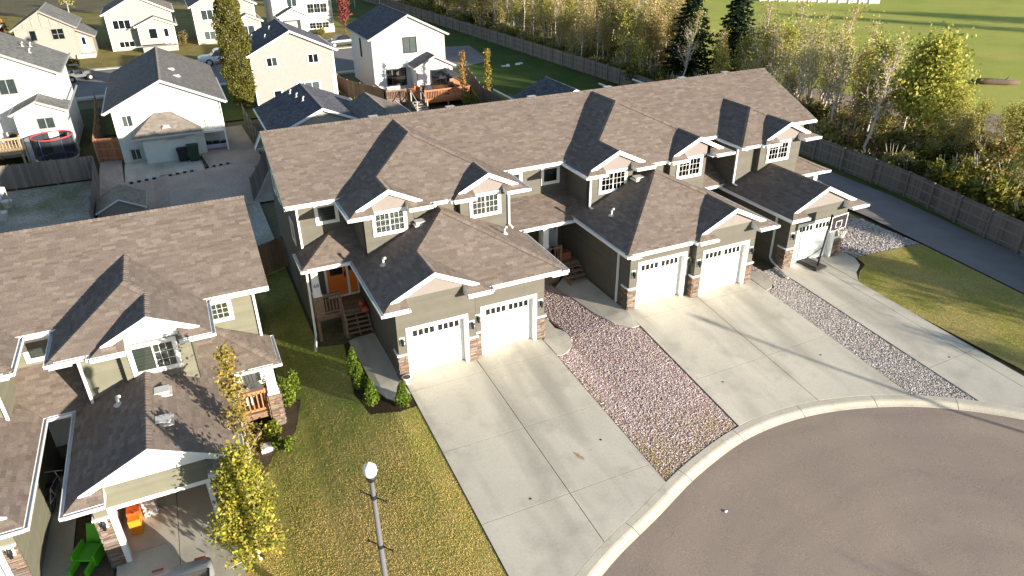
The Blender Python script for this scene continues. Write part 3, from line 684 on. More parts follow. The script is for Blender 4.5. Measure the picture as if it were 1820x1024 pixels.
def pilaster(root, x0, x1, y, z0, h=1.1, lret=None, rret=None, seed=1):
    """ledge stone wainscot with its white cap; lret/rret = depth of the stone round the corner"""
    m = MB(); stonework(m, (x0, y, z0), (1, 0, 0), (0, -1, 0), x1-x0, h, seed); c = MB()
    c.box(x0-.06, y-.085, z0+h, x1+.0, y-.001, z0+h+.07)
    if lret: stonework(m, (x0, y+lret, z0), (0, -1, 0), (-1, 0, 0), lret+.04, h, seed+9); c.box(x0-.085, y-.0845, z0+h+.001, x0-.001, y+lret, z0+h+.069)
    if rret: stonework(m, (x1, y-.04, z0), (0, 1, 0), (1, 0, 0), rret+.04, h, seed+5); c.box(x1+.001, y-.0845, z0+h+.001, x1+.085, y+rret, z0+h+.069)
    part('stone_veneer', m, STONE, root, 'stuff'); part('stone_cap', c, WHITE, root)
def sconce(root, x, y, z):
    m = MB(); m.box(x-.1, y-.03, z-.17, x+.1, y-.004, z+.17, 1); m.box(x-.045, y-.06, z-.1, x+.045, y-.03, z+.1)
    m.lathe((x, y-.12, z-.16), [(.015, -.02), (.05, 0), (.062, .2), (.085, .21), (.02, .3), (.005, .33)], 8)
    m.bar((x, y-.03, z+.05), (x, y-.12, z+.12), .02, .02); part('wall_lamp', m, [BLACK, WHITE], root)
def downspout(root, pts, w=.085):
    m = MB()
    for a, b in zip(pts, pts[1:]): m.bar(a, b, w, w*.8, 0, None, (0, 1, .001))
    part('downspout', m, GUT, root)
def roof_vent(root, x, y, pl, kind='box'):
    z = pl.z(x, y); m = MB()
    if kind == 'box':
        m.box(x-.19, y-.16, z-.02, x+.19, y+.16, z+.11); m.box(x-.22, y-.2, z+.11, x+.22, y+.18, z+.14)
        m.box(x-.28, y-.26, z-.03, x+.28, y+.26, z+.025)
    else:
        m.tube([(x, y, z-.05), (x, y, z+.3)], .05, 10); m.lathe((x, y, z), [(.16, .0), (.09, .06), (.06, .1)], 10); m.tube([(x, y, z+.3), (x+.1, y-.06, z+.33)], [.06, .055], 8)
    part('roof_vent', m, VENTM, root)
def front_wall(h, x0, x1, y, z0, z1, op=None):
    """siding on a street wall with an optional door opening (a,b,top)"""
    if not op: h.siding((x0, y, z0), (1, 0, 0), (0, -1, 0), x1-x0, z0, z1); return
    a, b, t = op
    h.siding((x0, y, z0), (1, 0, 0), (0, -1, 0), a-x0, z0, t); h.siding((b, y, z0), (1, 0, 0), (0, -1, 0), x1-b, z0, t)
    h.siding((x0, y, t), (1, 0, 0), (0, -1, 0), x1-x0, t, z1)
def side_l(h, x, y0, y1, z0, z1, poly=None): h.siding((x, y1, z0), (0, -1, 0), (-1, 0, 0), y1-y0, z0, z1, poly)
def side_r(h, x, y0, y1, z0, z1, poly=None): h.siding((x, y0, z0), (0, 1, 0), (1, 0, 0), y1-y0, z0, z1, poly)
def garage_shell(h, x0, x1, y, yb, z0, z1, op):
    """hollow garage front: wall pieces round the door opening, side walls and back"""
    a, b, t = op; T = .2
    h.wall(x0, y, z0-.4, a, y+T, z1); h.wall(b, y, z0-.4, x1, y+T, z1); h.wall(a, y, t, b, y+T, z1)
def door(root, x0, x1, y, z0, z1, m, lite=None, sidelite=None, knob_x=None):
    f = MB(); t = .1
    f.box(x0-t, y-.05, z0, x0, y-.003, z1+t); f.box(x1, y-.05, z0, x1+t, y-.003, z1+t); f.box(x0, y-.05, z1, x1, y-.003, z1+t)
    if sidelite: f.box(sidelite+.0, y-.05, z0, sidelite+t, y-.004, z1+t); f.box(x1+t, y-.05, z1, sidelite, y-.0035, z1+t)
    f.box(x0-t, y-.12, z0-.05, (sidelite or x1)+t, y-.003, z0)
    fo = part('door_frame', f, WHITE, root)
    d = MB(); d.box(x0, y-.035, z0, x1, y-.004, z1); w = x1-x0; hh = z1-z0
    for (a, b, c, e) in ((.12, .12, .46, .38), (.54, .12, .88, .38)): d.box(x0+w*a, y-.043, z0+hh*b, x0+w*c, y-.035, z0+hh*e)
    if sidelite: d.box(x1+t, y-.03, z0, sidelite, y-.004, z0+hh*.55)
    do = part('front_door', d, m, root)
    g = MB(); g.box(x0+w*.18, y-.041, z0+hh*.5, x0+w*.82, y-.0355, z0+hh*.9)
    for k in range(1, 3): g.box(x0+w*(.18+.64*k/3)-.01, y-.046, z0+hh*.5, x0+w*(.18+.64*k/3)+.01, y-.0411, z0+hh*.9, 1)
    if sidelite: g.box(x1+t+.04, y-.034, z0+hh*.58, sidelite-.04, y-.0305, z1-.06)
    part('door_glass', g, [MATS['dark_glass'], BLACK], do)
    k = MB(); kx = knob_x if knob_x is not None else x1-.07; k.lathe((kx, y-.07, z0+.95), [(.0, -.03), (.035, -.02), (.035, .02), (0, .03)], 8); k.lathe((kx, y-.06, z0+1.1), [(0, -.03), (.03, -.02), (.03, .02), (0, .03)], 8)
    k.box(kx-.03, y-.05, z0+.85, kx+.03, y-.036, z0+1.15); part('door_handle', k, BLACK, do)

# ---------------------------------------------------------------- the townhouse row
row = thing('townhouse_row', 'long taupe townhouse row under one brown shingle roof with five garage doors', 'townhouses', (11, 4, 0), world=True)
h = House(row); S = .485
MP = Plane(5.7, 0, 5.65, 0, .424); MB_ = Plane(5.7, 0, 14.75, 0, -.424)
h.plane([(-3.05, 5.65), (25.7, 5.65), (25.7, 10.2), (-3.05, 10.2)], MP)
h.plane([(-3.05, 10.2), (25.7, 10.2), (25.7, 14.75), (-3.05, 14.75)], MB_, False)
ridge_cap(h.sh, (-3.05, 10.2, 7.63), (25.7, 10.2, 7.63), .424)
for x, sg in ((-3.05, 1), (25.7, -1)):           # barge boards at the two ends
    for ya, yb in ((5.65, 10.2), (14.75, 10.2)):
        a = Vector((x+sg*.015, ya, 5.66)); b = Vector((x+sg*.015, yb, 7.59)); h.trim.bar(a-Vector((0, 0, .09)), b-Vector((0, 0, .09)), .03, .17, 0, None, (0, 0, 1))
h.trim.box(-3.04, 5.66, 5.56, -2.6, 6.1, 5.58); h.trim.box(-3.04, 14.3, 5.56, -2.6, 14.74, 5.58)
h.wall(-2.6, 6.1, -1.2, 25.3, 14.3, 5.6)
for x in (-2.6, 25.3): h.walls.poly([(x, 6.1, 5.59), (x, 14.3, 5.59), (x, 10.2, 7.5)])
side_l(h, -2.6, 6.1, 14.3, -.9, 7.5, [(0, -.9), (8.2, -.9), (8.2, 5.72), (4.1, 7.46), (0, 5.72)])
side_r(h, 25.3, 6.1, 14.3, -.3, 7.5, [(0, -.9), (8.2, -.9), (8.2, 5.72), (4.1, 7.46), (0, 5.72)])
front_wall(h, -2.6, -.28, 6.1, .4, 5.58); front_wall(h, 6.0, 10.3, 6.1, .8, 5.58); front_wall(h, 16.5, 19.0, 6.1, .8, 5.58); front_wall(h, 22.5, 25.3, 6.1, .3, 5.58)
for a, b in ((-3.0, -1.0), (6.9, 9.8), (18.0, 18.8), (23.65, 25.65)):
    h.gutter(a, 5.65, b, 5.65, 5.68, (0, -1)); h.trim.box(a, 5.65, 5.56, b, 6.1, 5.58)
# upper bays
def bay(xl, xr, gl, gr, wl, wr, gw, ze=5.62, yf=3.67, sl=S, wz=3.0, yb=6.3, plmain=MP, ydeep=None):
    """wl/wr: outer wall x; gw: list of (x0,x1) of the window projections"""
    xm = (xl+xr)/2; zt = ze+sl*(xr-xl)/2; m0 = plmain.p; ym = m0[2]+(zt-m0[0])/m0[4]+.25; ye = m0[2]+.12
    wy = yf+.18
    h_ = CUR
    h_.hip_roof(xl, xr, yf, ze, sl, gl, gr, ye, ym, ye, rk=.3, dg=.27, wl=wy, wr=wy, pz=ze-.03, wxl=gw[0][0] if gl else None, wxr=gw[-1][1] if gr else None)
    h_.wall(wl, wy+.3, wz, wr, yb, ze-.02)
    for a, b in gw: h_.wall(a, wy, wz, b, wy+.31, ze-.02); front_wall(h_, a, b, wy, wz, ze-.03); side_l(h_, a, wy, wy+.3, wz, ze-.08); side_r(h_, b, wy, wy+.3, wz, ze-.08)
    front_wall(h_, wl, wr, wy+.3, wz, ze-.08); side_l(h_, wl, wy+.3 if abs(gw[0][0]-wl) > .01 else wy, yb, wz, ze-.08); side_r(h_, wr, wy+.3 if abs(gw[-1][1]-wr) > .01 else wy, yb, wz, ze-.08)
    h_.trim.box(xl+.02, yf-.25, ze-.12, wl, yb, ze-.1); h_.trim.box(wr, yf-.25, ze-.12, xr-.02, yb, ze-.1)
    h_.trim.box(xl+gl+.1 if gl else wl, yf+.01, ze-.1195, xr-gr-.1 if gr else wr, wy+.28, ze-.0995)
CUR = h
bay(-.9, 6.84, 3.4, 3.4, -.28, 6.05, [(-.28, 1.80), (3.86, 6.05)])
bay(9.83, 17.95, 3.55, 3.6, 10.25, 16.75, [(10.25, 12.5), (14.64, 16.75)])
bay(18.82, 23.6, None, 3.55, 18.98, 22.8, [(20.18, 22.8)])
# garages
def garage_block(xl, xr, yf, ze, gl, gr, walls, doors, z0, ybk, yel, yer, dg, hmm=CUR):
    hh = CUR; full = gl and gl >= xr-xl-1e-6
    wl = walls[0][2] if gl else None; wr = walls[-1][2] if gr else None
    hh.hip_roof(xl, xr, yf, ze, S, gl, gr, ybk, ybk, ybk, rk=.35, dg=dg, wl=wl, wr=wr, pz=ze+.17, wxl=walls[0][0] if gl else None, wxr=walls[-1][1] if gr else (walls[0][1] if full else None), ygl_e=yel, ygr_e=yer)
    for (x0, x1, y), (a, b, t) in zip(walls, doors):
        garage_shell(hh, x0, x1, y, ybk, z0, ze-.08, (a, b, t)); front_wall(hh, x0, x1, y, z0, ze-.1, (a, b, t))
        if (x0 == walls[0][0] and gl) or (x1 == walls[-1][1] and gr): front_wall(hh, x0, x1, y, ze-.1, ze+.17)
    yd = max(wv[2] for wv in walls)+.5
    hh.wall(walls[0][0], walls[0][2]+.2, z0-.5, walls[0][0]+.12, ybk, ze-.08); hh.wall(walls[-1][1]-.12, walls[-1][2]+.2, z0-.5, walls[-1][1], ybk, ze-.08)
    side_l(hh, walls[0][0], walls[0][2], ybk, z0, ze-.1); side_r(hh, walls[-1][1], walls[-1][2], ybk, z0, ze-.1)
    hh.trim.box(xl+.01, yf-dg+.02, ze-.12, walls[0][0], (yel or ybk), ze-.1); hh.trim.box(walls[-1][1], yf-dg+.02, ze-.12, xr-.01, (yer or ybk), ze-.1)
    if not full: hh.trim.box(xl+gl+.1 if gl else walls[0][0], yf+.01, ze-.1195, xr-gr-.1 if gr else walls[-1][1], max(wv[2] for wv in walls)-.02, ze-.0995)
garage_block(-.88, 6.77, -.23, 3.38, 4.28, None, [(-.35, 2.86, 0), (2.86, 6.05, .25)], [(.12, 2.42, 2.16), (3.3, 5.58, 2.16)], 0, 6.12, 4.35, 3.75, .27)
garage_block(9.5, 17.2, -.62, 3.55, None, 4.3, [(10.02, 13.26, -.07), (13.26, 16.57, -.36)], [(10.53, 12.88, 2.68), (13.76, 16.13, 2.68)], .52, 6.12, 3.8, 4.6, .28)
garage_block(18.64, 23.36, -.2, 3.3, 4.72, None, [(19.11, 22.75, .06)], [(19.72, 22.1, 2.61)], .455, 6.12, 5.2, 4.0, .25)
side_r(h, 2.86, 0, .25, 0, 3.3); side_l(h, 13.26, -.36, -.07, .5, 3.5)
# porch roofs
def porch_plane(hh, x0, x1, ye, ze, sl, yw, hip_l=False, hip_r=False, gut=None):
    d = yw-ye; P = Plane(ze, 0, ye, 0, sl)
    hh.plane([(x0, ye), (x1, ye), (x1-(d if hip_r else 0), yw), (x0+(d if hip_l else 0), yw)], P)
    if hip_l: hh.plane([(x0, ye), (x0+d, yw), (x0, yw)], Plane(ze, x0, 0, sl, 0)); ridge_cap(hh.sh, (x0, ye, ze), (x0+d, yw, ze+sl*d), sl*.6); hh.gutter(x0, ye-.1, x0, yw, ze, (-1, 0))
    if hip_r: hh.plane([(x1, ye), (x1, yw), (x1-d, yw)], Plane(ze, x1, 0, -sl, 0)); ridge_cap(hh.sh, (x1, ye, ze), (x1-d, yw, ze+sl*d), sl*.6); hh.gutter(x1, ye-.1, x1, yw, ze, (1, 0))
    ga, gb = gut or (x0, x1); hh.gutter(ga, ye, gb, ye, ze, (0, -1)); hh.trim.box(ga+.02, ye+.01, ze-.13, gb-.02, yw, ze-.11)
porch_plane(h, -2.87, 1.2, 4.35, 3.38, S, 6.12, hip_l=True, gut=(-2.97, -.95))
porch_plane(h, 5.2, 11.2, 3.9, 3.45, .3, 6.12, gut=(6.85, 9.45))
porch_plane(h, 15.8, 20.0, 4.6, 3.42, S, 6.12, gut=(17.3, 18.6))
porch_plane(h, 22.0, 25.2, 3.75, 3.45, S, 6.12, hip_r=True, gut=(23.4, 25.3))
h.finish()
# windows
W = [('slider', .05, 1.46, 3.85, 'w'), ('slider', 4.28, 1.46, 3.85, 'b'), ('slider', 10.68, 1.52, 3.85, ['b', 'w']), ('slider', 15.02, 1.5, 3.85, 'b'), ('slider', 20.62, 1.5, 3.85, 'b')]
for (k, x, w_, y, cu) in W: window(row, (x, y, 4.5), *FY, w_, 1.08, k, cu, muntin=(3, 3, None))
window(row, (-1.83, 6.1, 4.5), *FY, 1.0, .92, 'single', 'b'); window(row, (6.98, 6.1, 4.5), *FY, .86, .92, 'single', 'b'); window(row, (8.84, 6.1, 4.5), *FY, 1.0, .92, 'single', 'b')
for y, z in ((11.6, 3.9), (8.2, 3.2), (12.9, 3.9)): window(row, (-2.6, y, z), (0, -1, 0), (-1, 0, 0), .9, 1.1, 'single', 'b')
# doors, stone, lamps
for x0, x1, y, z0, t in ((.12, 2.42, 0, .035, 2.16), (3.3, 5.58, .25, .035, 2.16), (10.53, 12.88, -.07, .53, 2.68), (13.76, 16.13, -.36, .53, 2.68), (19.72, 22.1, .06, .47, 2.61)):
    garage_door(row, x0, x1, y, z0, t)
pilaster(row, -.35, -.01, 0, -.05, 1.15, lret=.5, seed=1); pilaster(row, 2.55, 2.86, 0, -.05, 1.15, rret=.21, seed=2); pilaster(row, 2.95, 3.17, .25, -.05, 1.15, seed=3); pilaster(row, 5.71, 6.05, .25, -.05, 1.15, rret=.4, seed=4)
pilaster(row, 10.02, 10.4, -.07, .45, 1.1, lret=.5, seed=5); pilaster(row, 13.26, 13.63, -.36, .45, 1.1, lret=.3, seed=6); pilaster(row, 16.26, 16.57, -.36, .45, 1.1, rret=.4, seed=7)
pilaster(row, 19.11, 19.59, .06, .4, 1.1, lret=.5, seed=8); pilaster(row, 22.23, 22.75, .06, .4, 1.1, rret=.4, seed=9)
for x, y, z in ((-.18, 0, 1.75), (2.70, 0, 1.75), (3.05, .25, 1.8), (5.88, .25, 1.8), (10.2, -.07, 2.3), (13.12, -.07, 2.3), (13.45, -.36, 2.25), (16.42, -.36, 2.25), (19.33, .06, 2.2), (22.5, .06, 2.2)): sconce(row, x, y, z)
ORANGE = mat('orange_door', (.80, .19, .03), .45, .4); PALED = mat('pale_door', (.62, .64, .66), .5, .35)
door(row, -1.72, -.86, 6.1, 1.0, 3.03, ORANGE, sidelite=-.42); door(row, 8.85, 9.7, 6.1, 1.2, 3.2, PALED); door(row, 17.3, 18.1, 6.1, 1.1, 3.1, PALED)
# vents and downspouts
LPA = Plane(3.38, -.88, 0, S, 0)
roof_vent(row, .02, 2.5, LPA, 'pipe'); roof_vent(row, 2.0, 3.7, LPA); roof_vent(row, 5.35, 2.6, Plane(3.38, 6.77, 0, -S, 0), 'pipe')
LPB = Plane(3.55, 9.5, 0, S, 0); roof_vent(row, 10.5, 2.35, LPB, 'pipe'); roof_vent(row, 12.6, 3.5, LPB)
for x in (2.2, 6.1, 10.6, 15.2, 20.1, 23.2): roof_vent(row, x, 10.62, MB_)
downspout(row, [(-2.55, 6.02, 5.55), (-2.55, 6.02, 3.6)]); downspout(row, [(6.1, 3.78, 5.5), (6.1, 3.78, 3.95), (6.15, 3.5, 3.85)]); downspout(row, [(10.22, 3.8, 5.5), (10.22, 3.8, 3.98), (10.3, 3.6, 3.93)])
downspout(row, [(2.85, 4.08, 5.5), (2.85, 4.08, 5.15), (2.95, 3.7, 5.08)]); downspout(row, [(13.6, 4.08, 5.5), (13.6, 4.08, 5.2)]); downspout(row, [(18.92, 4.1, 5.5), (18.92, 4.1, 3.6), (19.05, 3.9, 3.5)])
downspout(row, [(-2.9, 4.5, 3.3), (-2.72, 4.6, 3.1), (-2.78, 4.5, .1), (-3.0, 3.5, .02)]); downspout(row, [(9.62, .9, 3.45), (9.95, .75, 3.2), (9.95, .75, .55)]); downspout(row, [(18.75, 1.0, 3.2), (19.04, .9, 2.95), (19.04, .9, .75), (19.02, .7, .6), (18.6, -.85, .5)])
# porch decks
def rail_run(root, p, q, z, hgt=.95, mt=DECKW, step=.14, cc=None):
    p = Vector((*p, z)); q = Vector((*q, z)); m = MB(); L = (q-p).length; n = max(1, int(L/step)); d = (q-p)/n
    for a in (p, q): m.box(a.x-.045, a.y-.045, z-.1, a.x+.045, a.y+.045, z+hgt+.06, 0, cc)
    m.bar(p+Vector((0, 0, hgt)), q+Vector((0, 0, hgt)), .12, .04, 0, cc); m.bar(p+Vector((0, 0, hgt-.08)), q+Vector((0, 0, hgt-.08)), .04, .09, 0, cc); m.bar(p+Vector((0, 0, .1)), q+Vector((0, 0, .1)), .04, .09, 0, cc)
    o = part('railing', m, mt, root)
    for k in range(1, n):
        b = MB(); a = p+d*k; b.box(a.x-.02, a.y-.02, z+.1, a.x+.02, a.y+.02, z+hgt-.06, 0, tuple(rnd.uniform(.85, 1.15) for _ in range(1))*3); part('baluster', b, mt, o)
def deck_boards(root, x0, y0, x1, y1, z, mt=DECKW, wd=.14):
    m = MB(); y = y0; m.box(x0+.02, y0+.02, z-.25, x1-.02, y1-.02, z-.04, 0, (.8, .8, .8)); o = part('deck', m, mt, root)
    while y < y1-.01:
        b = MB(); f = rnd.uniform(.8, 1.2); b.box(x0, y+.004, z-.04, x1, min(y+wd, y1)-.004, z, 0, (f, f, f)); part('deck_board', b, mt, o); y += wd
def steps(root, x0, x1, ytop, ybot, ztop, zbot, n, mt=DECKW, dirn=-1):
    for k in range(n):
        y = ytop+(ybot-ytop)*(k+.5)/n; z = ztop-(ztop-zbot)*(k+1)/(n+1); dd = abs(ybot-ytop)/n/2; xm = (x0+x1)/2
        b = MB()
        for a, c in ((y-dd+.01, y-.008), (y+.008, y+dd-.01)): b.box(x0, a, z-.04, x1, c, z, 0, (1.25,)*3)
        part('step', b, mt, root)
    s = MB()
    for x in (x0+.03, (x0+x1)/2, x1-.03):
        s.poly([(x-.025, ytop, ztop-.06), (x-.025, ybot, zbot-.02), (x-.025, ybot+.25, zbot-.02), (x-.025, ytop, ztop-.4)]); s.poly([(x+.025, ytop, ztop-.06), (x+.025, ybot, zbot-.02), (x+.025, ybot+.25, zbot-.02), (x+.025, ytop, ztop-.4)][::-1])
        s.poly([(x-.025, ytop, ztop-.06), (x+.025, ytop, ztop-.06), (x+.025, ybot, zbot-.02), (x-.025, ybot, zbot-.02)])
    part('stringer', s, mt, root)
def column(root, x, y, z0, z1, w0=.32, w1=.26, mt=WHITE):
    m = MB(); a, b = w0/2, w1/2
    i = len(m.v); m.v += [(x-a, y-a, z0), (x+a, y-a, z0), (x+a, y+a, z0), (x-a, y+a, z0), (x-b, y-b, z1), (x+b, y-b, z1), (x+b, y+b, z1), (x-b, y+b, z1)]
    for q in ((0, 1, 5, 4), (1, 2, 6, 5), (2, 3, 7, 6), (3, 0, 4, 7), (4, 5, 6, 7)): m.face([i+k for k in q])
    m.box(x-b-.04, y-b-.04, z1-.1, x+b+.04, y+b+.04, z1-.03); m.box(x-a-.03, y-a-.03, z0, x+a+.03, y+a+.03, z0+.1)
    return part('porch_column', m, mt, root)
deck_boards(row, -2.62, 4.62, -.4, 6.08, .95)
for x, y in ((-2.55, 4.7), (-1.5, 4.7)):
    m = MB(); m.box(x-.06, y-.06, -.3, x+.06, y+.06, .7); part('deck_post', m, DECKW, row)
rail_run(row, (-2.55, 4.68), (-1.55, 4.68), .95); rail_run(row, (-2.56, 4.8), (-2.56, 6.0), .95); steps(row, -1.5, -.42, 4.62, 3.9, .95, .05, 5)
m = MB(); m.bar((-1.53, 4.6, 1.85), (-1.53, 3.95, 1.0), .05, .1); m.box(-1.58, 3.9, 0, -1.48, 4.0, 1.05); part('handrail', m, DECKW, row)
col1 = column(row, -2.42, 4.78, 1.9, 3.27)
m = MB(); m.box(-2.62, 4.6, .96, -2.22, 4.98, 1.9); part('column_base', m, DECKW, row)
deck_boards(row, 6.1, 4.1, 9.95, 6.08, 1.15); rail_run(row, (6.6, 4.15), (8.5, 4.15), 1.15); rail_run(row, (8.5, 4.15), (8.95, 4.15), 1.15)
steps(row, 9.0, 9.95, 4.1, 3.2, 1.15, .42, 4); column(row, 8.15, 4.3, 1.15, 3.34)
m = MB(); m.box(6.1, 4.12, .1, 8.9, 4.16, 1.0); part('deck_skirt', m, DECKW, row)
deck_boards(row, 16.8, 4.8, 19.0, 6.08, 1.1); column(row, 24.6, 4.1, .45, 3.34); deck_boards(row, 22.9, 4.2, 25.2, 6.08, .9)
# house number on the first porch column
def text_obj(body, loc, size, m, parent, rot=(R(90), 0, 0)):
    cu = bpy.data.curves.new('house_number', 'FONT'); cu.body = body; cu.size = size; cu.extrude = .006; cu.align_x = 'CENTER'
    o = bpy.data.objects.new('house_number', cu); COL.objects.link(o); dg = bpy.context.evaluated_depsgraph_get(); me = bpy.data.meshes.new_from_object(o.evaluated_get(dg))
    bpy.data.objects.remove(o); me.materials.clear(); me.materials.append(m); b = ORIG[root_of(parent).name]
    o = link(bpy.data.objects.new('house_number', me), parent); o.location = Vector(loc)-b; o.rotation_euler = rot; return o
text_obj('68', (-2.42, 4.625, 2.35), .24, mat('blue_number', (.05, .08, .22), .4, .4), col1)

# ---------------------------------------------------------------- left neighbour townhouse
S = .47
hl = thing('townhouse', 'sage townhouse at left with its garage door open and stone piers', 'townhouses', (-9, 2, -1.1), world=True)
h = House(hl, SIDEL); CUR = h; h.pmat = WHITE
MPL = Plane(4.18, 0, 2.03, 0, .42)
h.plane([(-26, 2.03), (-4.43, 2.03), (-4.43, 6.6), (-26, 6.6)], MPL); h.plane([(-26, 6.6), (-4.43, 6.6), (-4.43, 11.17), (-26, 11.17)], Plane(4.18, 0, 11.17, 0, -.42), False)
ridge_cap(h.sh, (-26, 6.6, 6.1), (-4.43, 6.6, 6.1), .42)
for ya, yb in ((2.03, 6.6), (11.17, 6.6)): h.trim.bar((-4.445, ya, 4.05), (-4.445, yb, 5.97), .03, .17)
h.wall(-25.6, 2.5, -1.8, -4.95, 10.7, 4.07); h.walls.poly([(-4.95, 2.5, 4.06), (-4.95, 10.7, 4.06), (-4.95, 6.6, 5.98)])
side_r(h, -4.95, 2.5, 10.7, -1.2, 6, [(0, -1.2), (8.2, -1.2), (8.2, 4.2), (4.1, 5.9), (0, 4.2)])
front_wall(h, -7.3, -4.95, 2.5, -1, 4.06); front_wall(h, -12.95, -10.67, 2.5, -.6, 4.06)
for a, b in ((-6.4, -4.48), (-12.2, -11.45)): h.gutter(a, 2.03, b, 2.03, 4.16, (0, -1)); h.trim.box(a, 2.04, 4.04, b, 2.5, 4.06)
bay(-11.33, -6.58, None, 3.58, -10.67, -7.3, [(-9.42, -7.3)], ze=4.12, yf=-.08, sl=.49, wz=1.4, yb=2.6, plmain=MPL)
bay(-17.1, -12.32, 3.58, None, -16.5, -12.95, [(-16.5, -14.3)], ze=4.12, yf=-.08, sl=.49, wz=1.4, yb=2.6, plmain=MPL)
S = .49
garage_block(-11.2, -6.48, -4.25, 1.82, 4.72, None, [(-10.68, -6.98, -4.0)], [(-10.2, -7.62, 1.12)], -1.1, 2.5, .6, .55, .25)
garage_block(-16.9, -12.15, -4.25, 1.82, 4.75, None, [(-16.3, -12.65, -4.0)], [(-15.7, -13.15, 1.12)], -1.1, 2.5, .55, .55, .25)
porch_plane(h, -13.5, -9.9, .56, 1.82, S, 2.52, gut=(-12.02, -11.32)); porch_plane(h, -8.2, -4.7, .5, 1.82, S, 2.52, hip_r=True, gut=(-6.3, -4.6))
h.finish()
window(hl, (-9.2, .1, 2.86), *FY, 1.5, 1.18, 'slider', ['b', None], muntin=(3, 3, (1,))); window(hl, (-12.5, 2.5, 2.9), *FY, 1.0, .92, 'single', 'b'); window(hl, (-6.68, 2.5, 2.9), *FY, .88, .9, 'grid', None, muntin=(3, 3, None))
window(hl, (-16.3, .1, 2.86), *FY, 1.5, 1.18, 'slider', 'b', muntin=(3, 3, None)); window(hl, (-6.5, 2.5, -.2), *FY, 1.3, 1.5, 'single', 'w')
# open door: lined opening, tracks, bare interior
m = MB(); t = .12; x0, x1, y, z1 = -10.2, -7.62, -4.0, 1.12
m.box(x0-t, y-.035, -1.1, x0, y-.003, z1+t); m.box(x1, y-.035, -1.1, x1+t, y-.003, z1+t); m.box(x0, y-.035, z1, x1, y-.003, z1+t)
m.box(x0, y-.0345, -1.1, x0+.025, y+.2, z1); m.box(x1-.025, y-.0345, -1.1, x1, y+.2, z1); m.box(x0+.025, y-.0345, z1-.025, x1-.025, y+.2, z1); part('door_frame', m, WHITE, hl)
m = MB(); m.box(x0+.02, -3.7, 1.0, x1-.02, -1.5, 1.05); part('garage_door', m, DOORW, hl, label='white garage door rolled up under the ceiling')
m = MB(); m.box(x0-.36, -3.79, -1.1, x0-.3, 2.4, 1.6); m.box(-7.15, -3.79, -1.1, -7.1, 2.4, 1.6); m.box(x0-.36, 2.3, -1.1, -7.1, 2.42, 1.6); m.box(x0-.35, -3.7, 1.6, -7.1, 2.4, 1.68); part('garage_interior', m, mat('drywall', (.45, .43, .39), .9, .1), hl)
garage_door(hl, -15.7, -13.15, -4.0, -1.07, 1.12)
pilaster(hl, -10.68, -10.33, -4.0, -1.15, 2.05, lret=.3, seed=21); pilaster(hl, -7.49, -6.98, -4.0, -1.15, 2.05, rret=.3, seed=22); pilaster(hl, -13.02, -12.65, -4.0, -1.15, 2.05, seed=23); pilaster(hl, -16.3, -15.83, -4.0, -1.15, 2.05, seed=24)
for x in (-10.5, -7.2, -12.83): sconce(hl, x, -4.05, .75)
door(hl, -12.62, -11.75, 2.5, -.6, 1.42, PALED)
m = MB(); stonework(m, (-5.28, .62, -1.1), (1, 0, 0), (0, -1, 0), .42, 1.5, 31); stonework(m, (-5.28, 1.04, -1.1), (0, -1, 0), (-1, 0, 0), .42, 1.5, 32); stonework(m, (-4.86, .62, -1.1), (0, 1, 0), (1, 0, 0), .42, 1.5, 33); m.box(-5.27, .63, -1.1, -4.87, 1.03, .4, 0, (.3, .25, .2)); part('stone_base', m, STONE, hl, 'stuff')
column(hl, -5.07, .83, .4, 1.72, .36, .3)
deck_boards(hl, -6.85, .75, -4.9, 2.48, -.35); rail_run(hl, (-6.3, .85), (-5.35, .85), -.35, mt=CEDAR); steps(hl, -6.9, -6.2, .75, .1, -.35, -1.05, 2)
PL1 = Plane(1.82, -11.2, 0, .49, 0); PR1 = Plane(1.82, -6.48, 0, -.49, 0)
roof_vent(hl, -9.72, -.85, PL1, 'pipe'); roof_vent(hl, -8.4, -1.1, PR1); roof_vent(hl, -8.4, -2.7, PR1)
downspout(hl, [(-5.0, 2.43, 4.05), (-5.0, 2.43, 1.95)]); downspout(hl, [(-10.62, .3, 4.05), (-10.62, .3, 2.1)]); downspout(hl, [(-12.98, .3, 4.0), (-12.98, .3, 2.2)])
S = .47

# ---------------------------------------------------------------- houses behind
def simple_roof(dk, sh, x0, x1, y0, y1, ze, sl, ov=.4, ovy=.35, th=.12, pal=PALB, gable='y', shingle=True):
    """gable roof with its ridge along y; x0..y1 = wall footprint"""
    xm = (x0+x1)/2; X0, X1, Y0, Y1 = x0-ov, x1+ov, y0-ovy, y1+ovy; z0 = ze-sl*ov
    L = Plane(z0, X0, 0, sl, 0); Rr = Plane(z0, X1, 0, -sl, 0)
    for p, pl in (([(X0, Y0), (xm, Y0), (xm, Y1), (X0, Y1)], L), ([(xm, Y0), (X1, Y0), (X1, Y1), (xm, Y1)], Rr)):
        slab_roof(dk, p, pl, th)
        if shingle: shingles(sh, p, pl, pal, e=.19)
    ridge_cap(sh, (xm, Y0, L.z(xm, 0)), (xm, Y1, L.z(xm, 0)), sl, pal=pal)
    return L, Rr, xm
def gable_box(mb, x0, x1, y0, y1, zb, ze, sl):
    mb.box(x0, y0, zb, x1, y1, ze); xm = (x0+x1)/2; zt = ze+sl*(x1-x0)/2-.03
    for y in (y0, y1): mb.poly([(x0, y, ze-.001), (x1, y, ze-.001), (xm, y, zt)])
    mb.poly([(x0, y0, ze), (xm, y0, zt), (xm, y1, zt), (x0, y1, ze)]); mb.poly([(x1, y0, ze), (xm, y0, zt), (xm, y1, zt), (x1, y1, ze)])
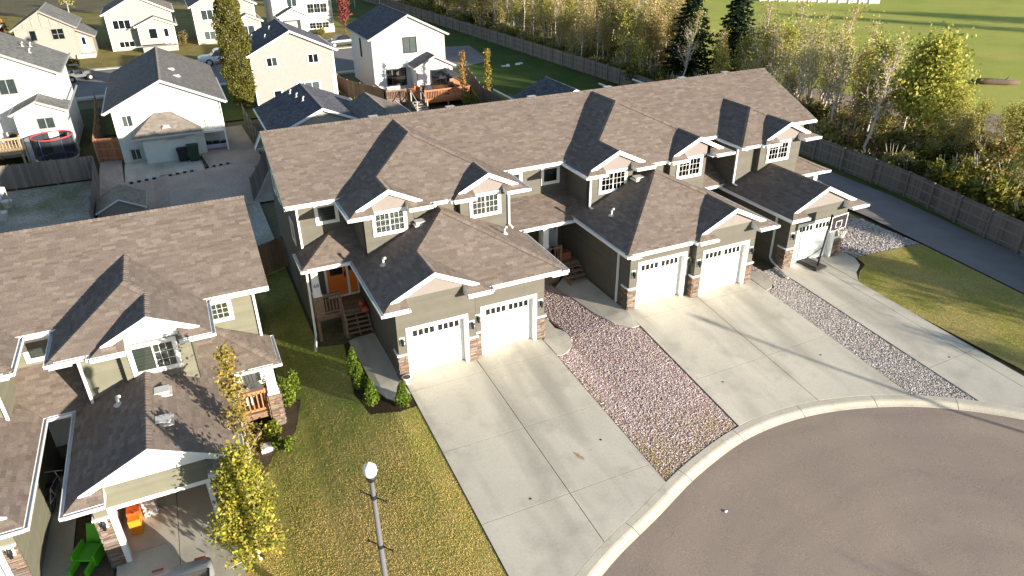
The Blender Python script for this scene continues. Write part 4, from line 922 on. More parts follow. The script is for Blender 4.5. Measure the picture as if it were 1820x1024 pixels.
def rakes(tr, x0, x1, y0, ze, sl, ov=.4, ovy=.35, hgt=.18, m=0):
    xm = (x0+x1)/2; z0 = ze-sl*ov; zt = z0+sl*(xm-x0+ov); y = y0-ovy
    for xe in (x0-ov, x1+ov): tr.bar((xe, y-.016, z0-.1), (xm, y-.016, zt-.1), .03, hgt, m, None, (0, 0, 1))
    for xe, sg in ((x0-ov, -1), (x1+ov, 1)): tr.box(min(xe, xe+sg*.1), y, z0-.13, max(xe, xe+sg*.1), y0+9, z0-.01, m)
class BH:
    def __init__(s, name, label, base, wall_mat, roof_pal=PALB, trim=WHITE, cat='house'):
        s.r = thing(name, label, cat, base, world=True); s.w = MB(); s.d = MB(); s.sh = MB(); s.t = MB(); s.wm = wall_mat; s.pal = roof_pal; s.tm = trim
    def mass(s, x0, x1, y0, y1, zb, ze, sl, ov=.4, ovy=.35, rake=True, shingle=True):
        gable_box(s.w, x0, x1, y0, y1, zb, ze, sl); simple_roof(s.d, s.sh, x0, x1, y0, y1, ze+.1, sl, ov, ovy, pal=s.pal, shingle=shingle)
        if rake: rakes(s.t, x0, x1, y0, ze+.1, sl, ov, ovy)
        for x in (x0, x1): s.t.box(x-.06, y0-.02, zb, x+.06, y0+.06, ze-.15)
    def win(s, x, z, w_, h_, y, kind='slider', cur='b', mt=None, mun=None): window(s.r, (x, y, z), *FY, w_, h_, kind, cur, .09, mt or s.tm, muntin=mun)
    def done(s):
        part('wall', s.w, s.wm, s.r); ro = part('roof', s.d, [DECK, s.tm], s.r); part('shingles', s.sh, SHING, ro, 'stuff'); part('roof_trim', s.t, s.tm, s.r)
def sidm(name, c): return mat(name, c, .75, .2, fine=.04, fscale=3, wave=('Z', 1.35, .35, .03))
WSID = sidm('white_siding', (.70, .70, .68)); MINT = sidm('pale_mint_siding', (.60, .64, .60)); BEIGE = sidm('beige_siding', (.295, .28, .262)); CREAM = sidm('cream_siding', (.36, .345, .295)); TAN = sidm('tan_siding', (.30, .28, .245)); GREYS = sidm('light_grey_siding', (.46, .45, .43))
NAVY = [(.10, .10, .115)]*3+[(.125, .125, .14)]*2+[(.08, .08, .095)]; GREYR = [(.16, .16, .15)]*3+[(.19, .185, .175)]*2+[(.13, .13, .125)]
BRNR = [(.19, .165, .14)]*3+[(.22, .19, .165)]*2+[(.16, .14, .12)]; BLKT = mat('black_trim', (.03, .03, .032), .5, .3)
GZ = -.72
# white house at far left with rear extension
b = BH('house', 'white two storey house at the left edge with a single storey rear extension', (-18, 45, GZ), WSID, GREYR, mat('grey_trim', (.33, .33, .32), .6, .3))
b.mass(-23.4, -14.35, 42.6, 50.4, GZ, 5.5, .5); b.mass(-17.35, -14.2, 40.2, 42.7, GZ, 3.15, .45, .3, .3)
b.win(-18.3, 4.0, 1.35, 1.3, 42.6); b.win(-16.2, 1.72, 1.3, 1.0, 40.2, cur=['b', 'b']); b.done()
for x, y in ((-16.0, 46), (-16.6, 47.6), (-16.2, 48.6)): roof_vent(b.r, x, y, Plane(5.6, -14.35, 0, -.5, 0), 'pipe')
downspout(b.r, [(-14.4, 40.12, 2.9), (-14.4, 40.12, -.5)]); downspout(b.r, [(-17.4, 40.12, 2.9), (-17.4, 40.12, -.5)])
# pale mint house with hipped rear bay and balcony
b = BH('house', 'pale mint house with dark roof and a hipped rear bay over the alley', (-7, 41, GZ), MINT, BRNR, mat('pale_trim', (.5, .5, .48), .6, .3))
x0, x1, y0, y1 = -10.85, -4.9, 36.95, 51.5; sl = .47
gable_box(b.w, x0, -3.35, y0, y1, 2.0, 3.45, sl); b.w.box(x0, y0+.01, GZ, x1, y1-.01, 2.1); b.w.box(x1, y0+2.2, GZ, -3.36, y1-.02, 2.2)
simple_roof(b.d, b.sh, x0, -3.35, y0, y1, 3.5, sl, .5, .4, pal=[(.14, .13, .125)]*3+[(.165, .155, .145)]*2); rakes(b.t, x0, -3.35, y0, 3.5, sl, .5, .4)
H = MB()
for p, pl in (([(-9.9, 35.45), (-8.0, 37.0), (-9.9, 37.0)], Plane(1.42, -9.9, 0, .75, 0)), ([(-9.9, 35.45), (-5.0, 35.45), (-6.9, 37.0), (-8.0, 37.0)], Plane(1.42, 0, 35.45, 0, .93)), ([(-5.0, 35.45), (-5.0, 37.0), (-6.9, 37.0)], Plane(1.42, -5.0, 0, -.75, 0))):
    slab_roof(b.d, p, pl, .1); shingles(b.sh, p, pl, BRNR, e=.17)
b.w.box(-9.25, 35.9, GZ, -5.6, 37.0, 1.35); b.t.box(-9.95, 35.4, 1.3, -4.95, 35.46, 1.42); b.t.box(-9.3, 35.86, 1.05, -5.55, 35.9, 1.2)
b.win(-10.35, 1.95, .85, 1.0, 36.95, 'slider', ['w', 'b']); b.win(-10.35, -.6, .85, 1.0, 36.95, 'slider', None); b.win(-7.7, .9, 1.5, .3, 35.9, 'single', None)
m = MB(); m.box(-4.9, 37.0, .85, -3.3, 39.1, .98); part('balcony', m, WHITE, b.r)
m = MB(); m.bar((-4.9, 36.98, 1.95), (-3.3, 36.98, 1.95), .06, .05); m.bar((-4.9, 36.98, 1.1), (-3.3, 36.98, 1.1), .05, .05); m.bar((-3.3, 36.98, 1.95), (-3.3, 39, 1.95), .06, .05)
rr = part('railing', m, WHITE, b.r)
for k in range(13):
    m = MB(); x = -4.85+1.5*k/12; m.box(x-.018, 36.965, 1.1, x+.018, 36.995, 1.93); part('baluster', m, WHITE, rr)
m = MB(); m.box(-3.42, 36.95, GZ, -3.28, 37.1, 3.2); part('balcony_post', m, WHITE, b.r)
roof_vent(b.r, -5.9, 40.2, Plane(3.5, -3.35, 0, -sl, 0)); roof_vent(b.r, -6.2, 42.5, Plane(3.5, -3.35, 0, -sl, 0)); roof_vent(b.r, -7.4, 36.0, Plane(1.42, 0, 35.45, 0, .93)); b.done()
# beige house
b = BH('house', 'beige two storey house with dark navy roof behind the poplar', (4, 54, GZ), BEIGE, NAVY)
b.mass(.7, 8.4, 50, 58, GZ, 4.15, .48); b.win(2.0, 2.85, 1.15, 1.0, 50, cur=[None, 'b']); b.win(5.88, 2.85, 1.15, 1.0, 50, cur=[None, None]); b.win(2.2, -.2, .9, .95, 50, 'single', None); b.win(4.5, -.5, 2.3, 1.75, 50, 'triple', 'w'); b.win(8.0, -.5, .3, 1.9, 50, 'single', None)
for x, y in ((2.6, 52.5), (3.4, 55), (1.7, 56)): roof_vent(b.r, x, y, Plane(4.25-.48*.4, .3, 0, .48, 0), 'pipe')
b.done()
# white farmhouse style house with rear porch room
b = BH('house', 'bright white house with black window frames and a dark gabled rear room', (16, 54, GZ), WSID, NAVY, GREYS)
b.mass(12.35, 19.95, 50, 59, GZ, 4.75, .5); b.mass(16.15, 19.9, 47.9, 50.1, GZ, 1.95, .5, .3, .3)
b.win(15.5, 2.98, 1.5, 1.6, 50, 'double', 'w', BLKT); b.win(13.55, -.15, 2.1, 1.75, 50, 'double', [None, 'w'], BLKT, (2, 2, None)); b.win(17.5, -.2, 2.1, 1.75, 47.9, 'double', None, BLKT)
m = MB(); m.box(16.25, 47.87, .2, 16.95, 47.9, 2.0-.2); part('rear_door', m, WHITE, b.r)
window(b.r, (12.35, 55, 2.2), (0, -1, 0), (-1, 0, 0), .5, 1.9, 'single', None, .06, BLKT); b.done()
# garages behind the row
def small_garage(label, x0, x1, y0, y1, ze, sl, wm, pal, zb=GZ, vents=()):
    b = BH('detached_garage', label, ((x0+x1)/2, (y0+y1)/2, zb), wm, pal, cat='garage'); b.mass(x0, x1, y0, y1, zb, ze, sl, .35, .3)
    for x, y in vents: roof_vent(b.r, x, y, Plane(ze+.1-sl*.35, x0-.35, 0, sl, 0), 'pipe')
    b.done()
small_garage('garage with dark navy left roof slope and a cream gable behind the row', -.3, 6.9, 30.6, 39.2, 1.75, .42, CREAM, NAVY, vents=((2.2, 38), (2.4, 36.2), (2.6, 34.4)))
small_garage('brown roofed garage between the navy roofed garage and the timber deck', 4.9, 10.2, 27.8, 34.5, 1.75, .48, TAN, BRNR)
small_garage('small dark roofed garage peeping over the ridge beside the green lawn', 20.2, 25.9, 28.0, 32.9, 1.7, .46, TAN, NAVY)
small_garage('low dark roofed shed peeping over the ridge by the long fence', 31.0, 34.0, 27.5, 31, 1.2, .46, TAN, NAVY)
# houses across the street
b = BH('house', 'tan house with timber strips in its gable and a grey green roof', (-19.5, 92, GZ), TAN, GREYR, TAN)
b.mass(-23.0, -16.6, 87, 96, GZ, 3.3, .6); b.mass(-18.3, -14.9, 88.2, 95, GZ, 1.9, .5, .4, .4)
for x in (-21.9, -20.9, -19.9, -18.9, -17.9): b.t.box(x-.06, 86.93, 3.2, x+.06, 86.99, 3.3+.6*min(x+23, -16.6-x)-.2)
b.t.box(-22.8, 86.92, 3.15, -16.8, 86.995, 3.3); b.win(-19.2, 1.7, 1.55, 1.45, 87, 'double', None, None, (1, 2, None)); b.win(-21.6, 1.7, .9, 1.4, 87, 'single', None)
m = MB(); m.box(-16.3, 88.1, -.2, -15.5, 88.2, 1.85); part('front_door', m, WHITE, b.r); m = MB(); m.box(-17, 86.6, GZ, -14.9, 88.2, -.2); part('porch_steps', m, CONCO, b.r)
m = MB(); m.box(-16.1, 88.07, .8, -15.7, 88.095, 1.7); part('door_glass', m, MATS['dark_glass'], b.r); b.done()
b = BH('house', 'cream split level house with a double gabled entry porch across the street', (-9, 94, GZ), CREAM, BRNR)
b.mass(-12.9, -4.9, 90, 99, GZ, 4.1, .5); b.mass(-9.3, -4.9, 88.4, 90.1, .1, 2.55, .42, .4, .3)
b.win(-12.3, 2.0, 2.3, 1.3, 90, 'triple', None); b.win(-12.1, -.35, 2.0, .95, 90, 'triple', None)
b.w.box(-9.2, 86.9, GZ, -4.9, 88.4, -.02)
m = MB(); m.box(-6.4, 88.3, .1, -5.5, 88.39, 2.2); part('front_door', m, WHITE, b.r); m = MB(); m.box(-6.2, 88.27, 1.0, -5.7, 88.295, 2.0); part('door_glass', m, MATS['dark_glass'], b.r); b.win(-8.2, .7, 1.2, 1.5, 88.4, 'single', None); b.done()
b = BH('house', 'cream house partly behind the tall poplar with a railed lower window', (2, 94, GZ), CREAM, BRNR)
b.mass(-2.1, 6.0, 90, 99, GZ, 4.4, .5); b.mass(3.0, 6.3, 88.2, 90.1, GZ, 2.3, .45, .4, .3); b.win(-1.2, 2.4, 2.5, 1.5, 90, 'triple', 'b'); b.win(-1.3, -.2, 2.4, 1.3, 90, 'triple', 'w'); b.win(3.6, -.2, 1.9, 1.9, 88.2, 'double', 'b'); b.done()
b = BH('house', 'light grey house with two rows of triple windows and a gabled porch', (13, 97, GZ), GREYS, NAVY)
b.mass(8.8, 17.3, 92, 101, GZ, 6.3, .5); b.mass(9.4, 13.2, 90.4, 92.1, 1.6, 2.3, .5, .4, .3); b.win(13.6, 2.1, 3.1, 1.5, 92, 'triple', None, None, (2, 2, None)); b.win(13.6, -.1, 3.1, 1.05, 92, 'triple', None, None, (2, 2, None)); b.win(10.8, 3.2, 1.6, 1.5, 92, 'double', 'b')
for x in (9.6, 13.0): b.t.box(x-.15, 90.5, GZ, x+.15, 90.8, 2.2)
b.t.box(13.2, 91.9, 1.35, 17.3, 91.99, 1.6); b.done()
b = BH('house', 'dark roofed house furthest left across the street beside an orange tree', (-30, 92, GZ), TAN, NAVY); b.mass(-34, -26, 88, 96, GZ, 3.0, .5); b.done()

# ---------------------------------------------------------------- fences
def fence_pts(name, label, pts, hgt, mt, side=1, bay=2.44, zf=gz, base_col=(1, 1, 1), cat='fence'):
    """board fence along pts; boards, rails and posts per bay; side = which side the rails show"""
    o = thing(name, label, cat, (pts[0][0], pts[0][1], zf(*pts[0])), world=True)
    rg = random.Random(len(pts)*7+int(pts[0][0]*3))
    for (a, b) in zip(pts, pts[1:]):
        L = math.dist(a, b); n = max(1, round(L/bay)); d = Vector((b[0]-a[0], b[1]-a[1], 0)).normalized(); nn = Vector((d.y, -d.x, 0))*side
        for k in range(n):
            p = Vector((a[0]+(b[0]-a[0])*k/n, a[1]+(b[1]-a[1])*k/n, 0)); q = Vector((a[0]+(b[0]-a[0])*(k+1)/n, a[1]+(b[1]-a[1])*(k+1)/n, 0)); p.z = zf(p.x, p.y); q.z = zf(q.x, q.y); l = (q-p).length
            m = MB(); nb = max(1, int(l/.14)); sl = (q.z-p.z)/l
            for j in range(nb):
                f = rg.uniform(.75, 1.25); x = l*j/nb; m.prism(p+Vector((0, 0, sl*x)), d, (0, 0, 1), nn, x+.004, .06+rg.uniform(0, .02), -.01, x+l/nb-.004, hgt+rg.uniform(-.015, .015), .01, 0, tuple(c*f for c in base_col))
            part('panel', m, mt, o)
            r = MB()
            for z in (.3, hgt*.55, hgt-.2): r.bar(p+nn*.03+Vector((0, 0, z)), q+nn*.03+Vector((0, 0, z)), .04, .09, 0, (1.3, 1.3, 1.3))
            part('rail', r, mt, o)
            s = MB(); s.prism(p, d, (0, 0, 1), nn, -.05, -.3, .0105, .05, hgt+.04, .11, 0, (1.15, 1.15, 1.15)); part('post', s, mt, o)
    return o
LF = [(28.4, -10.5), (32.3, -3.2), (35.0, 5.8), (35.75, 14.2), (36.15, 25), (36.2, 41.5), (35.65, 53), (34.6, 72.3), (33, 100), (31, 130)]
fence_pts('board_fence', 'long weathered grey board fence running from the lane past the rear lawn', LF, 1.7, FENCE, -1)
fence_pts('board_fence', 'weathered fence closing the far left yard in front of the trampoline', [(-28, 34.9), (-12.55, 34.3)], 1.75, FENCE, -1)
fence_pts('board_fence', 'curving grey fence between the white house and the mint house', [(-12.5, 34.2), (-12.35, 24)], 1.7, FENCE, 1)
fence_pts('board_fence', 'fence running back between the white house and the mint house', [(-12.7, 38.2), (-12.9, 46), (-13.4, 56.5)], 1.7, FENCE2, 1)
fence_pts('gate', 'reddish brown board gate beside the mint house', [(-12.55, 38.3), (-10.95, 37.75)], 1.8, mat('red_fence', (.38, .17, .09), .85, .12, attr=True, fine=.2, fscale=10), 1, 1.6, cat='gate')
fence_pts('board_fence', 'wooden fence closing the gap between the two townhouses', [(-4.5, 13.2), (-2.7, 13.2)], 1.8, FENCE2, -1, 1.8, base_col=(.8, .8, .8))
fence_pts('board_fence', 'grey fence along the right edge of the alley', [(-2.9, 24.5), (-1.0, 31), (-1.2, 45)], 1.6, FENCE, -1)
fence_pts('board_fence', 'tan fence between the beige house and the white house', [(8.8, 56), (9.4, 50), (11.8, 44)], 1.7, FENCE2, -1)
fence_pts('board_fence', 'dark board fence on the right of the timber deck', [(22.9, 52), (20.4, 41), (20.2, 33)], 1.6, FENCE, -1, base_col=(.7, .7, .7))

# ---------------------------------------------------------------- plants
def leaf_obj(name, cen, size, cols, parent=None, kind=None, mt=None, seed=0, elong=1.5, normal=None, jit=1.0):
    """crown of small four-sided leaf faces (cen Nx3, size N or scalar, cols Nx3)"""
    g = np.random.default_rng(seed); N = len(cen); a = g.normal(0, 1, (N, 3))
    if normal is not None: a = np.asarray(normal)+a*jit
    a /= np.linalg.norm(a, axis=1, keepdims=True); b = np.cross(a, g.normal(0, 1, (N, 3))); b /= np.linalg.norm(b, axis=1, keepdims=True); c = np.cross(a, b)
    s = (np.ones(N)*size)[:, None]*g.uniform(.7, 1.35, (N, 1))
    V = np.stack([cen-b*s*elong/2, cen+c*s/2, cen+b*s*elong/2, cen-c*s/2], 1).reshape(-1, 3).astype(np.float32)
    me = bpy.data.meshes.new(name); me.vertices.add(4*N); me.vertices.foreach_set('co', V.ravel()); me.loops.add(4*N); me.loops.foreach_set('vertex_index', np.arange(4*N, dtype=np.int32))
    me.polygons.add(N); me.polygons.foreach_set('loop_start', np.arange(0, 4*N, 4, dtype=np.int32)); me.update(calc_edges=True)
    at = me.color_attributes.new('col', 'FLOAT_COLOR', 'CORNER'); at.data.foreach_set('color', np.repeat(np.c_[np.clip(cols, .002, 1), np.ones(N)], 4, axis=0).astype(np.float32).ravel())
    me.materials.append(mt or LEAF); o = link(bpy.data.objects.new(name, me), parent)
    if kind: o['kind'] = kind
    return o
def pick(g, pal, n, var=.25):
    P = np.array(pal); return P[g.integers(len(P), size=n)]*g.uniform(1-var, 1+var, (n, 1))
def skeleton(g, h, r0, nb, blen, up, lean=(0, 0), t0=.3, sub=3, wob=.03):
    """trunk and branches as tubes; returns MB and tip points"""
    m = MB(); n = 9; pts = []; x = y = 0; 
    for i in range(n+1):
        t = i/n; pts.append((x+lean[0]*t*h, y+lean[1]*t*h, h*t)); x += g.normal(0, wob*h/n*1.5); y += g.normal(0, wob*h/n*1.5)
    m.tube(pts, [r0*(1-.88*i/n)+.006 for i in range(n+1)], 6); tips = []
    P = np.array(pts)
    for k in range(nb):
        t = t0+(1-t0)*(k+g.uniform(0, 1))/nb; t = min(t, .98); j = min(int(t*n), n-1); b = P[j]+(P[j+1]-P[j])*(t*n-j); az = g.uniform(0, 6.28); L = blen*h*(1.12-t)*g.uniform(.6, 1.2); d = np.array((math.cos(az), math.sin(az), up*g.uniform(.6, 1.4))); d /= np.linalg.norm(d)
        q = [b]; 
        for i in range(4): d = d+np.array((g.normal(0, .16), g.normal(0, .16), .10)); d /= np.linalg.norm(d); q.append(q[-1]+d*L/4)
        rb = max(.008, r0*(1-t)*.5); m.tube([tuple(p) for p in q], [rb*(1-.2*i)+.004 for i in range(5)], 4, cap=False)
        for i in (2, 3, 4): tips.append(q[i])
        for s in range(sub):
            i = 1+s % 4; e = d+g.normal(0, .7, 3); e /= np.linalg.norm(e); a = q[i]; l2 = L*g.uniform(.25, .5); m2 = a+e*l2*.5+np.array((0, 0, .03)); b2 = a+e*l2+np.array((0, 0, .08*l2)); m.tube([tuple(a), tuple(m2), tuple(b2)], [rb*.5+.003, rb*.35+.003, .004], 3, cap=False); tips += [m2, b2]
    tips.append(P[-1]); return m, np.array(tips)
def scatter(g, tips, n, spread): return tips[g.integers(len(tips), size=n)]+g.normal(0, spread, (n, 3))
YG = [(.30, .27, .035), (.36, .31, .04), (.22, .24, .04), (.16, .19, .035), (.42, .34, .06), (.26, .22, .05)]
OLIVE = [(.13, .13, .03), (.17, .16, .035), (.10, .11, .025), (.20, .17, .04)]
TANL = [(.30, .22, .09), (.24, .17, .07), (.34, .26, .12), (.18, .14, .06)]
def tree(name, label, cat, seed, base, h, r0, nb, blen, up, nleaf, lsize, pal, bark=BARKW, lean=(0, 0), spread=.25, group=None, t0=.3, sub=3, wob=.03, rot=0):
    g = np.random.default_rng(seed); o = thing(name, label, cat, base, rot, group); m, tips = skeleton(g, h, r0, nb, blen, up, lean, t0, sub, wob)
    part('trunk', m, bark, o)
    if nleaf: leaf_obj('crown', scatter(g, tips, nleaf, spread), lsize, pick(g, pal, nleaf), o, seed=seed)
    return o
# young yellowing tree over the driveway of the left house, and the thin one behind it
g = np.random.default_rng(5); o = thing('young_tree', 'yellow green young tree with a dense leafy crown beside the open garage', 'tree', (-6.62, -5.7, -1.2))
m, tips = skeleton(g, 4.5, .06, 34, .30, .75, (.0, .0), .10, 4); part('trunk', m, BARKW, o)
tips = tips[tips[:, 2] > .35]; n = 16000; c = scatter(g, tips, n, .2); c = c[c[:, 2] < 3.7+g.exponential(.6, len(c))]; n = len(c); c[:, :2] *= .84
leaf_obj('crown', c, .058*g.choice([.7, 1, 1.5], n), pick(g, [(.50, .46, .05), (.40, .40, .055), (.24, .26, .045), (.16, .19, .035), (.55, .47, .08), (.30, .28, .05), (.42, .33, .07), (.13, .15, .03)], n), o, seed=5)
tree('young_tree', 'sparse young tree with thin pale stems in front of the porch roof', 'tree', 6, (-6.3, -2.9, -1.15), 5.8, .05, 30, .20, 2.2, 1700, .08, [(.42, .33, .06), (.34, .27, .06), (.24, .21, .05), (.30, .20, .06)], spread=.13, t0=.2)
# arborvitae along the walkway
for i, (x, y, hh, lab) in enumerate(((-1.86, 1.55, 1.25, 'rearmost'), (-1.88, .55, 1.15, 'second from the rear'), (-1.72, -.62, 1.1, 'third from the rear'), (-.72, -1.38, .95, 'foremost, next to the driveway'))):
    g = np.random.default_rng(40+i); o = thing('arborvitae', 'small bright green cone shrub by the walkway, '+lab, 'shrub', (x, y, gz(x, y)), group='cone shrubs along the walkway')
    t = g.uniform(0, 1, 1500)**.8; a = g.uniform(0, 6.28, 1500); r = .30*(1-t)**.75*g.uniform(.75, 1.08, 1500)*(1+.15*np.sin(a*3+t*9)); c = np.c_[r*np.cos(a), r*np.sin(a), .04+t*hh]
    leaf_obj('foliage', c, .055, pick(g, [(.12, .19, .02), (.17, .25, .03), (.22, .29, .04), (.07, .12, .015)], 1500), o, seed=i, elong=2.2); m = MB(); m.tube([(0, 0, -.05), (0, 0, hh*.7)], [.03, .01], 5); part('stem', m, BARKD, o)
def shrub(name, label, x, y, rx, hh, n, size, pal, seed, cat='shrub', group=None, zf=gz):
    g = np.random.default_rng(seed); o = thing(name, label, cat, (x, y, zf(x, y)), group=group); k = 7; cc = np.c_[g.normal(0, rx*.45, k), g.normal(0, rx*.45, k), g.uniform(.3, .8, k)*hh]
    v = g.normal(0, 1, (n, 3)); v /= np.linalg.norm(v, axis=1, keepdims=True); c = cc[g.integers(k, size=n)]+v*np.array((rx*.5, rx*.5, hh*.38))*g.uniform(.6, 1.05, (n, 1)); c[:, 2] = np.abs(c[:, 2])
    leaf_obj('foliage', c, size, pick(g, pal, n, .35), o, seed=seed); m = MB()
    for i in range(5): m.tube([(0, 0, -.05), tuple(cc[i]*.8)], [.02, .008], 4)
    part('stem', m, BARKD, o); return o
GRN = [(.13, .19, .02), (.18, .24, .03), (.08, .12, .015), (.24, .28, .04)]
shrub('shrub', 'bright green rounded shrub beside the stone porch pier', -4.35, 1.75, .42, 1.15, 1300, .07, GRN, 61); shrub('shrub', 'yellow green low shrub in the curved flower bed', -5.25, .15, .42, .6, 900, .07, [(.30, .33, .04), (.22, .27, .03), (.14, .17, .02)], 62); shrub('shrub', 'small green shrub at the lawn edge of the flower bed', -5.2, -1.0, .28, .55, 500, .07, GRN, 63)
m = MB(); g2 = random.Random(4)
for k in range(11):
    a = g2.uniform(0, 6.28); m.box(-.22+g2.uniform(0, .3), -.2+g2.uniform(0, .3), 0, .0+g2.uniform(.05, .22), .05+g2.uniform(0, .2), .12+g2.uniform(0, .15))
solo('white_rock', m, mat('pale_rock', (.6, .58, .55), .9, .1, fine=.2, fscale=9), 'pale rough landscape rock lying in the flower bed', 'rock', loc=(-5.75, -.55, gz(-5.75, -.55)-.03))
# tall columnar poplar behind the alley
g = np.random.default_rng(9); o = thing('poplar_tree', 'tall columnar poplar, olive green and yellowing, behind the alley', 'tree', (-.55, 50.2, GZ))
m, tips = skeleton(g, 11.2, .16, 46, .07, 3.5, (.0, 0), .08, 3); part('trunk', m, BARKD, o)
n = 20000; t = g.uniform(0, 1, n); a = g.uniform(0, 6.28, n); R0 = 1.4*np.sin(np.pi*np.clip(t*.86+.14, 0, 1))**.55*(1+.16*np.sin(a*3+t*17)+.1*np.sin(a*5-t*31)); r = R0*np.sqrt(g.uniform(.35, 1, n)); c = np.c_[r*np.cos(a), r*np.sin(a), .5+t*11.2]
leaf_obj('crown', c, .12, pick(g, [(.17, .16, .035), (.20, .185, .04), (.13, .13, .03), (.23, .20, .045), (.10, .105, .025)], n, .25), o, seed=9)
# two spruces
def spruce(seed, base, h, R0, label):
    g = np.random.default_rng(seed); o = thing('spruce_tree', label, 'tree', base); m = MB(); m.tube([(0, 0, -.2), (0, 0, h*.97)], [.2, .02], 7); part('trunk', m, BARKD, o)
    C = []; Nn = []; z = .6
    while z < h-.1:
        t = z/h; r = R0*(1-t)**.85*g.uniform(.85, 1.1); nb = int(7+6*(1-t)); a0 = g.uniform(0, 6.28)
        for k in range(nb):
            a = a0+6.28*k/nb+g.normal(0, .18); L = r*g.uniform(.7, 1.12); d = np.array((math.cos(a), math.sin(a)))
            npt = int(10+26*L); s = g.uniform(.08, 1, npt); w = (1-s)*.42*L*.55+.1
            lat = g.normal(0, .5, npt)*w; p = np.c_[d[0]*s*L-d[1]*lat, d[1]*s*L+d[0]*lat, z-.30*L*s**1.3+.10*L*s**3+g.normal(0, .045, npt)-.12*np.abs(lat)]; C.append(p)
        z += .30+.22*(1-t)
    C = np.concatenate(C); n = len(C); leaf_obj('crown', C, .20, pick(g, [(.022, .045, .020), (.035, .062, .025), (.015, .032, .016), (.05, .075, .03)], n, .3), o, seed=seed, elong=1.9, normal=(0, 0, 1.0), jit=.55); return o
spruce(21, (42.4, 38.3, GZ), 12.0, 3.5, 'dark green spruce behind the ridge, the left one of two'); spruce(22, (48.2, 38.3, GZ), 11.6, 3.6, 'dark green spruce behind the ridge, the right one of two')
# aspens in the strip beyond the fence: a few kinds, copied
KIND = []; PALEY = [(.42, .44, .09), (.50, .48, .11), (.34, .38, .07), (.54, .46, .13), (.46, .40, .12)]; TANB = [(.56, .43, .20), (.46, .35, .15), (.62, .50, .26), (.38, .30, .12), (.48, .41, .15)]; OLIVB = [(.34, .32, .07), (.42, .38, .09), (.26, .27, .06), (.46, .40, .12)]
for i, (hh, nb, bl, up, nl, pal, ls) in enumerate(((7.5, 18, .30, 1.0, 1700, TANB, .13), (8.5, 20, .25, 1.3, 1300, TANB, .12), (7.0, 17, .42, .8, 1500, OLIVB, .15), (7.6, 20, .42, .8, 1500, PALEY, .15), (6.0, 16, .34, .9, 1600, TANB+OLIVB, .13), (9.0, 20, .16, 1.7, 160, TANB, .12))):
    g = np.random.default_rng(70+i); m, tips = skeleton(g, hh, .10, nb, bl, up, (g.normal(0, .05), g.normal(0, .05)), .34, 6); me = m.mesh('trunk', BARKW)
    lo = leaf_obj('crown', scatter(g, tips, nl, .42), ls, pick(g, pal, nl, .35), seed=i); KIND.append((me, lo.data)); bpy.data.objects.remove(lo)
for i, hh in ((6, 9.0), (7, 7.5)):
    g = np.random.default_rng(90+i); m, tips = skeleton(g, hh, .12, 24, .34, 1.0, (g.normal(0, .09), g.normal(0, .09)), .3, 13, .09); nl = 620; lo = leaf_obj('crown', scatter(g, tips, nl, .35), .12, pick(g, TANB+PALEY, nl, .3), seed=i); KIND.append((m.mesh('trunk', mat('grey_pink_bark', (.50, .42, .36), .9, .1, c2=(.62, .56, .50), nscale=2)), lo.data)); bpy.data.objects.remove(lo)
KLAB = ['nearly bare aspen with tan leaves', 'tall thin nearly bare aspen', 'olive green leafy aspen', 'yellow leafy aspen', 'short twiggy aspen', 'bare white stemmed aspen', 'bare twiggy pinkish grey aspen', 'crooked bare twiggy aspen']
def zone(x, y, s):
    z = [(-99, ' beside the lane near the street'), (-4, ' behind the fence at the right edge'), (4, ' right of the broad yellow aspen'), (10, ' around the broad yellow aspen'), (15, ' left of the broad yellow aspen'), (22, ' just past the row end'), (29, ' behind the right ridge end'), (36, ' right of the two spruces'), (44, ' around the two spruces'), (52, ' just left of the spruces'), (62, ' behind the rear lawn'), (75, ' along the fence mid way'), (90, ' far along the fence'), (110, ' near the fence far end')]
    if x > 100: return ' on the far side of the field'
    t = [b for a, b in z if y >= a][-1]; xf = float(np.interp(y, [-16, -3, 6, 14, 40, 120], [28, 33.3, 35.8, 36.6, 36.9, 35]))
    return t+(', against the boards' if x-xf < 2.2 else ', mid strip' if x-xf < 5 else ', field side')+(', small' if s < .8 else ', large' if s > 1.0 else '')
def aspen(k, x, y, s, rot, lab=None, grp='aspens in the strip beyond the long fence'):
    o = thing('aspen_tree', lab or (KLAB[k]+zone(x, y, s)), 'tree', (x, y, gz(x, y)), rot, None if lab else grp); o.scale = (s, s, s*rnd.uniform(.92, 1.1)); inst('trunk', KIND[k][0], o); inst('crown', KIND[k][1], o); return o
ar = random.Random(31)
for i in range(125):       # wood behind the rear lawn
    y = ar.uniform(40, 118); x = ar.uniform(37.3, 44.5-(y-40)*.045); aspen(ar.choice((0, 0, 0, 1, 1, 2, 2, 4, 4, 5)), x, y, ar.uniform(.55, 1.0), ar.uniform(0, 6.28))
mb = MB(); drape(mb, [(38, 40), (46.5, 40), (66, 72), (88, 104), (96, 125), (36.5, 125)], .05, 3.0); solo('woodland_floor', mb, MATS['leaf_litter'], kind='structure')
for i in range(80):       # the wood widens behind the spruces
    y = ar.uniform(43, 118); x = ar.uniform(44, 45.5+(y-40)*.62); aspen(ar.choice((0, 0, 1, 2, 2, 3, 4, 6, 7)), x, y, ar.uniform(.6, 1.0), ar.uniform(0, 6.28))
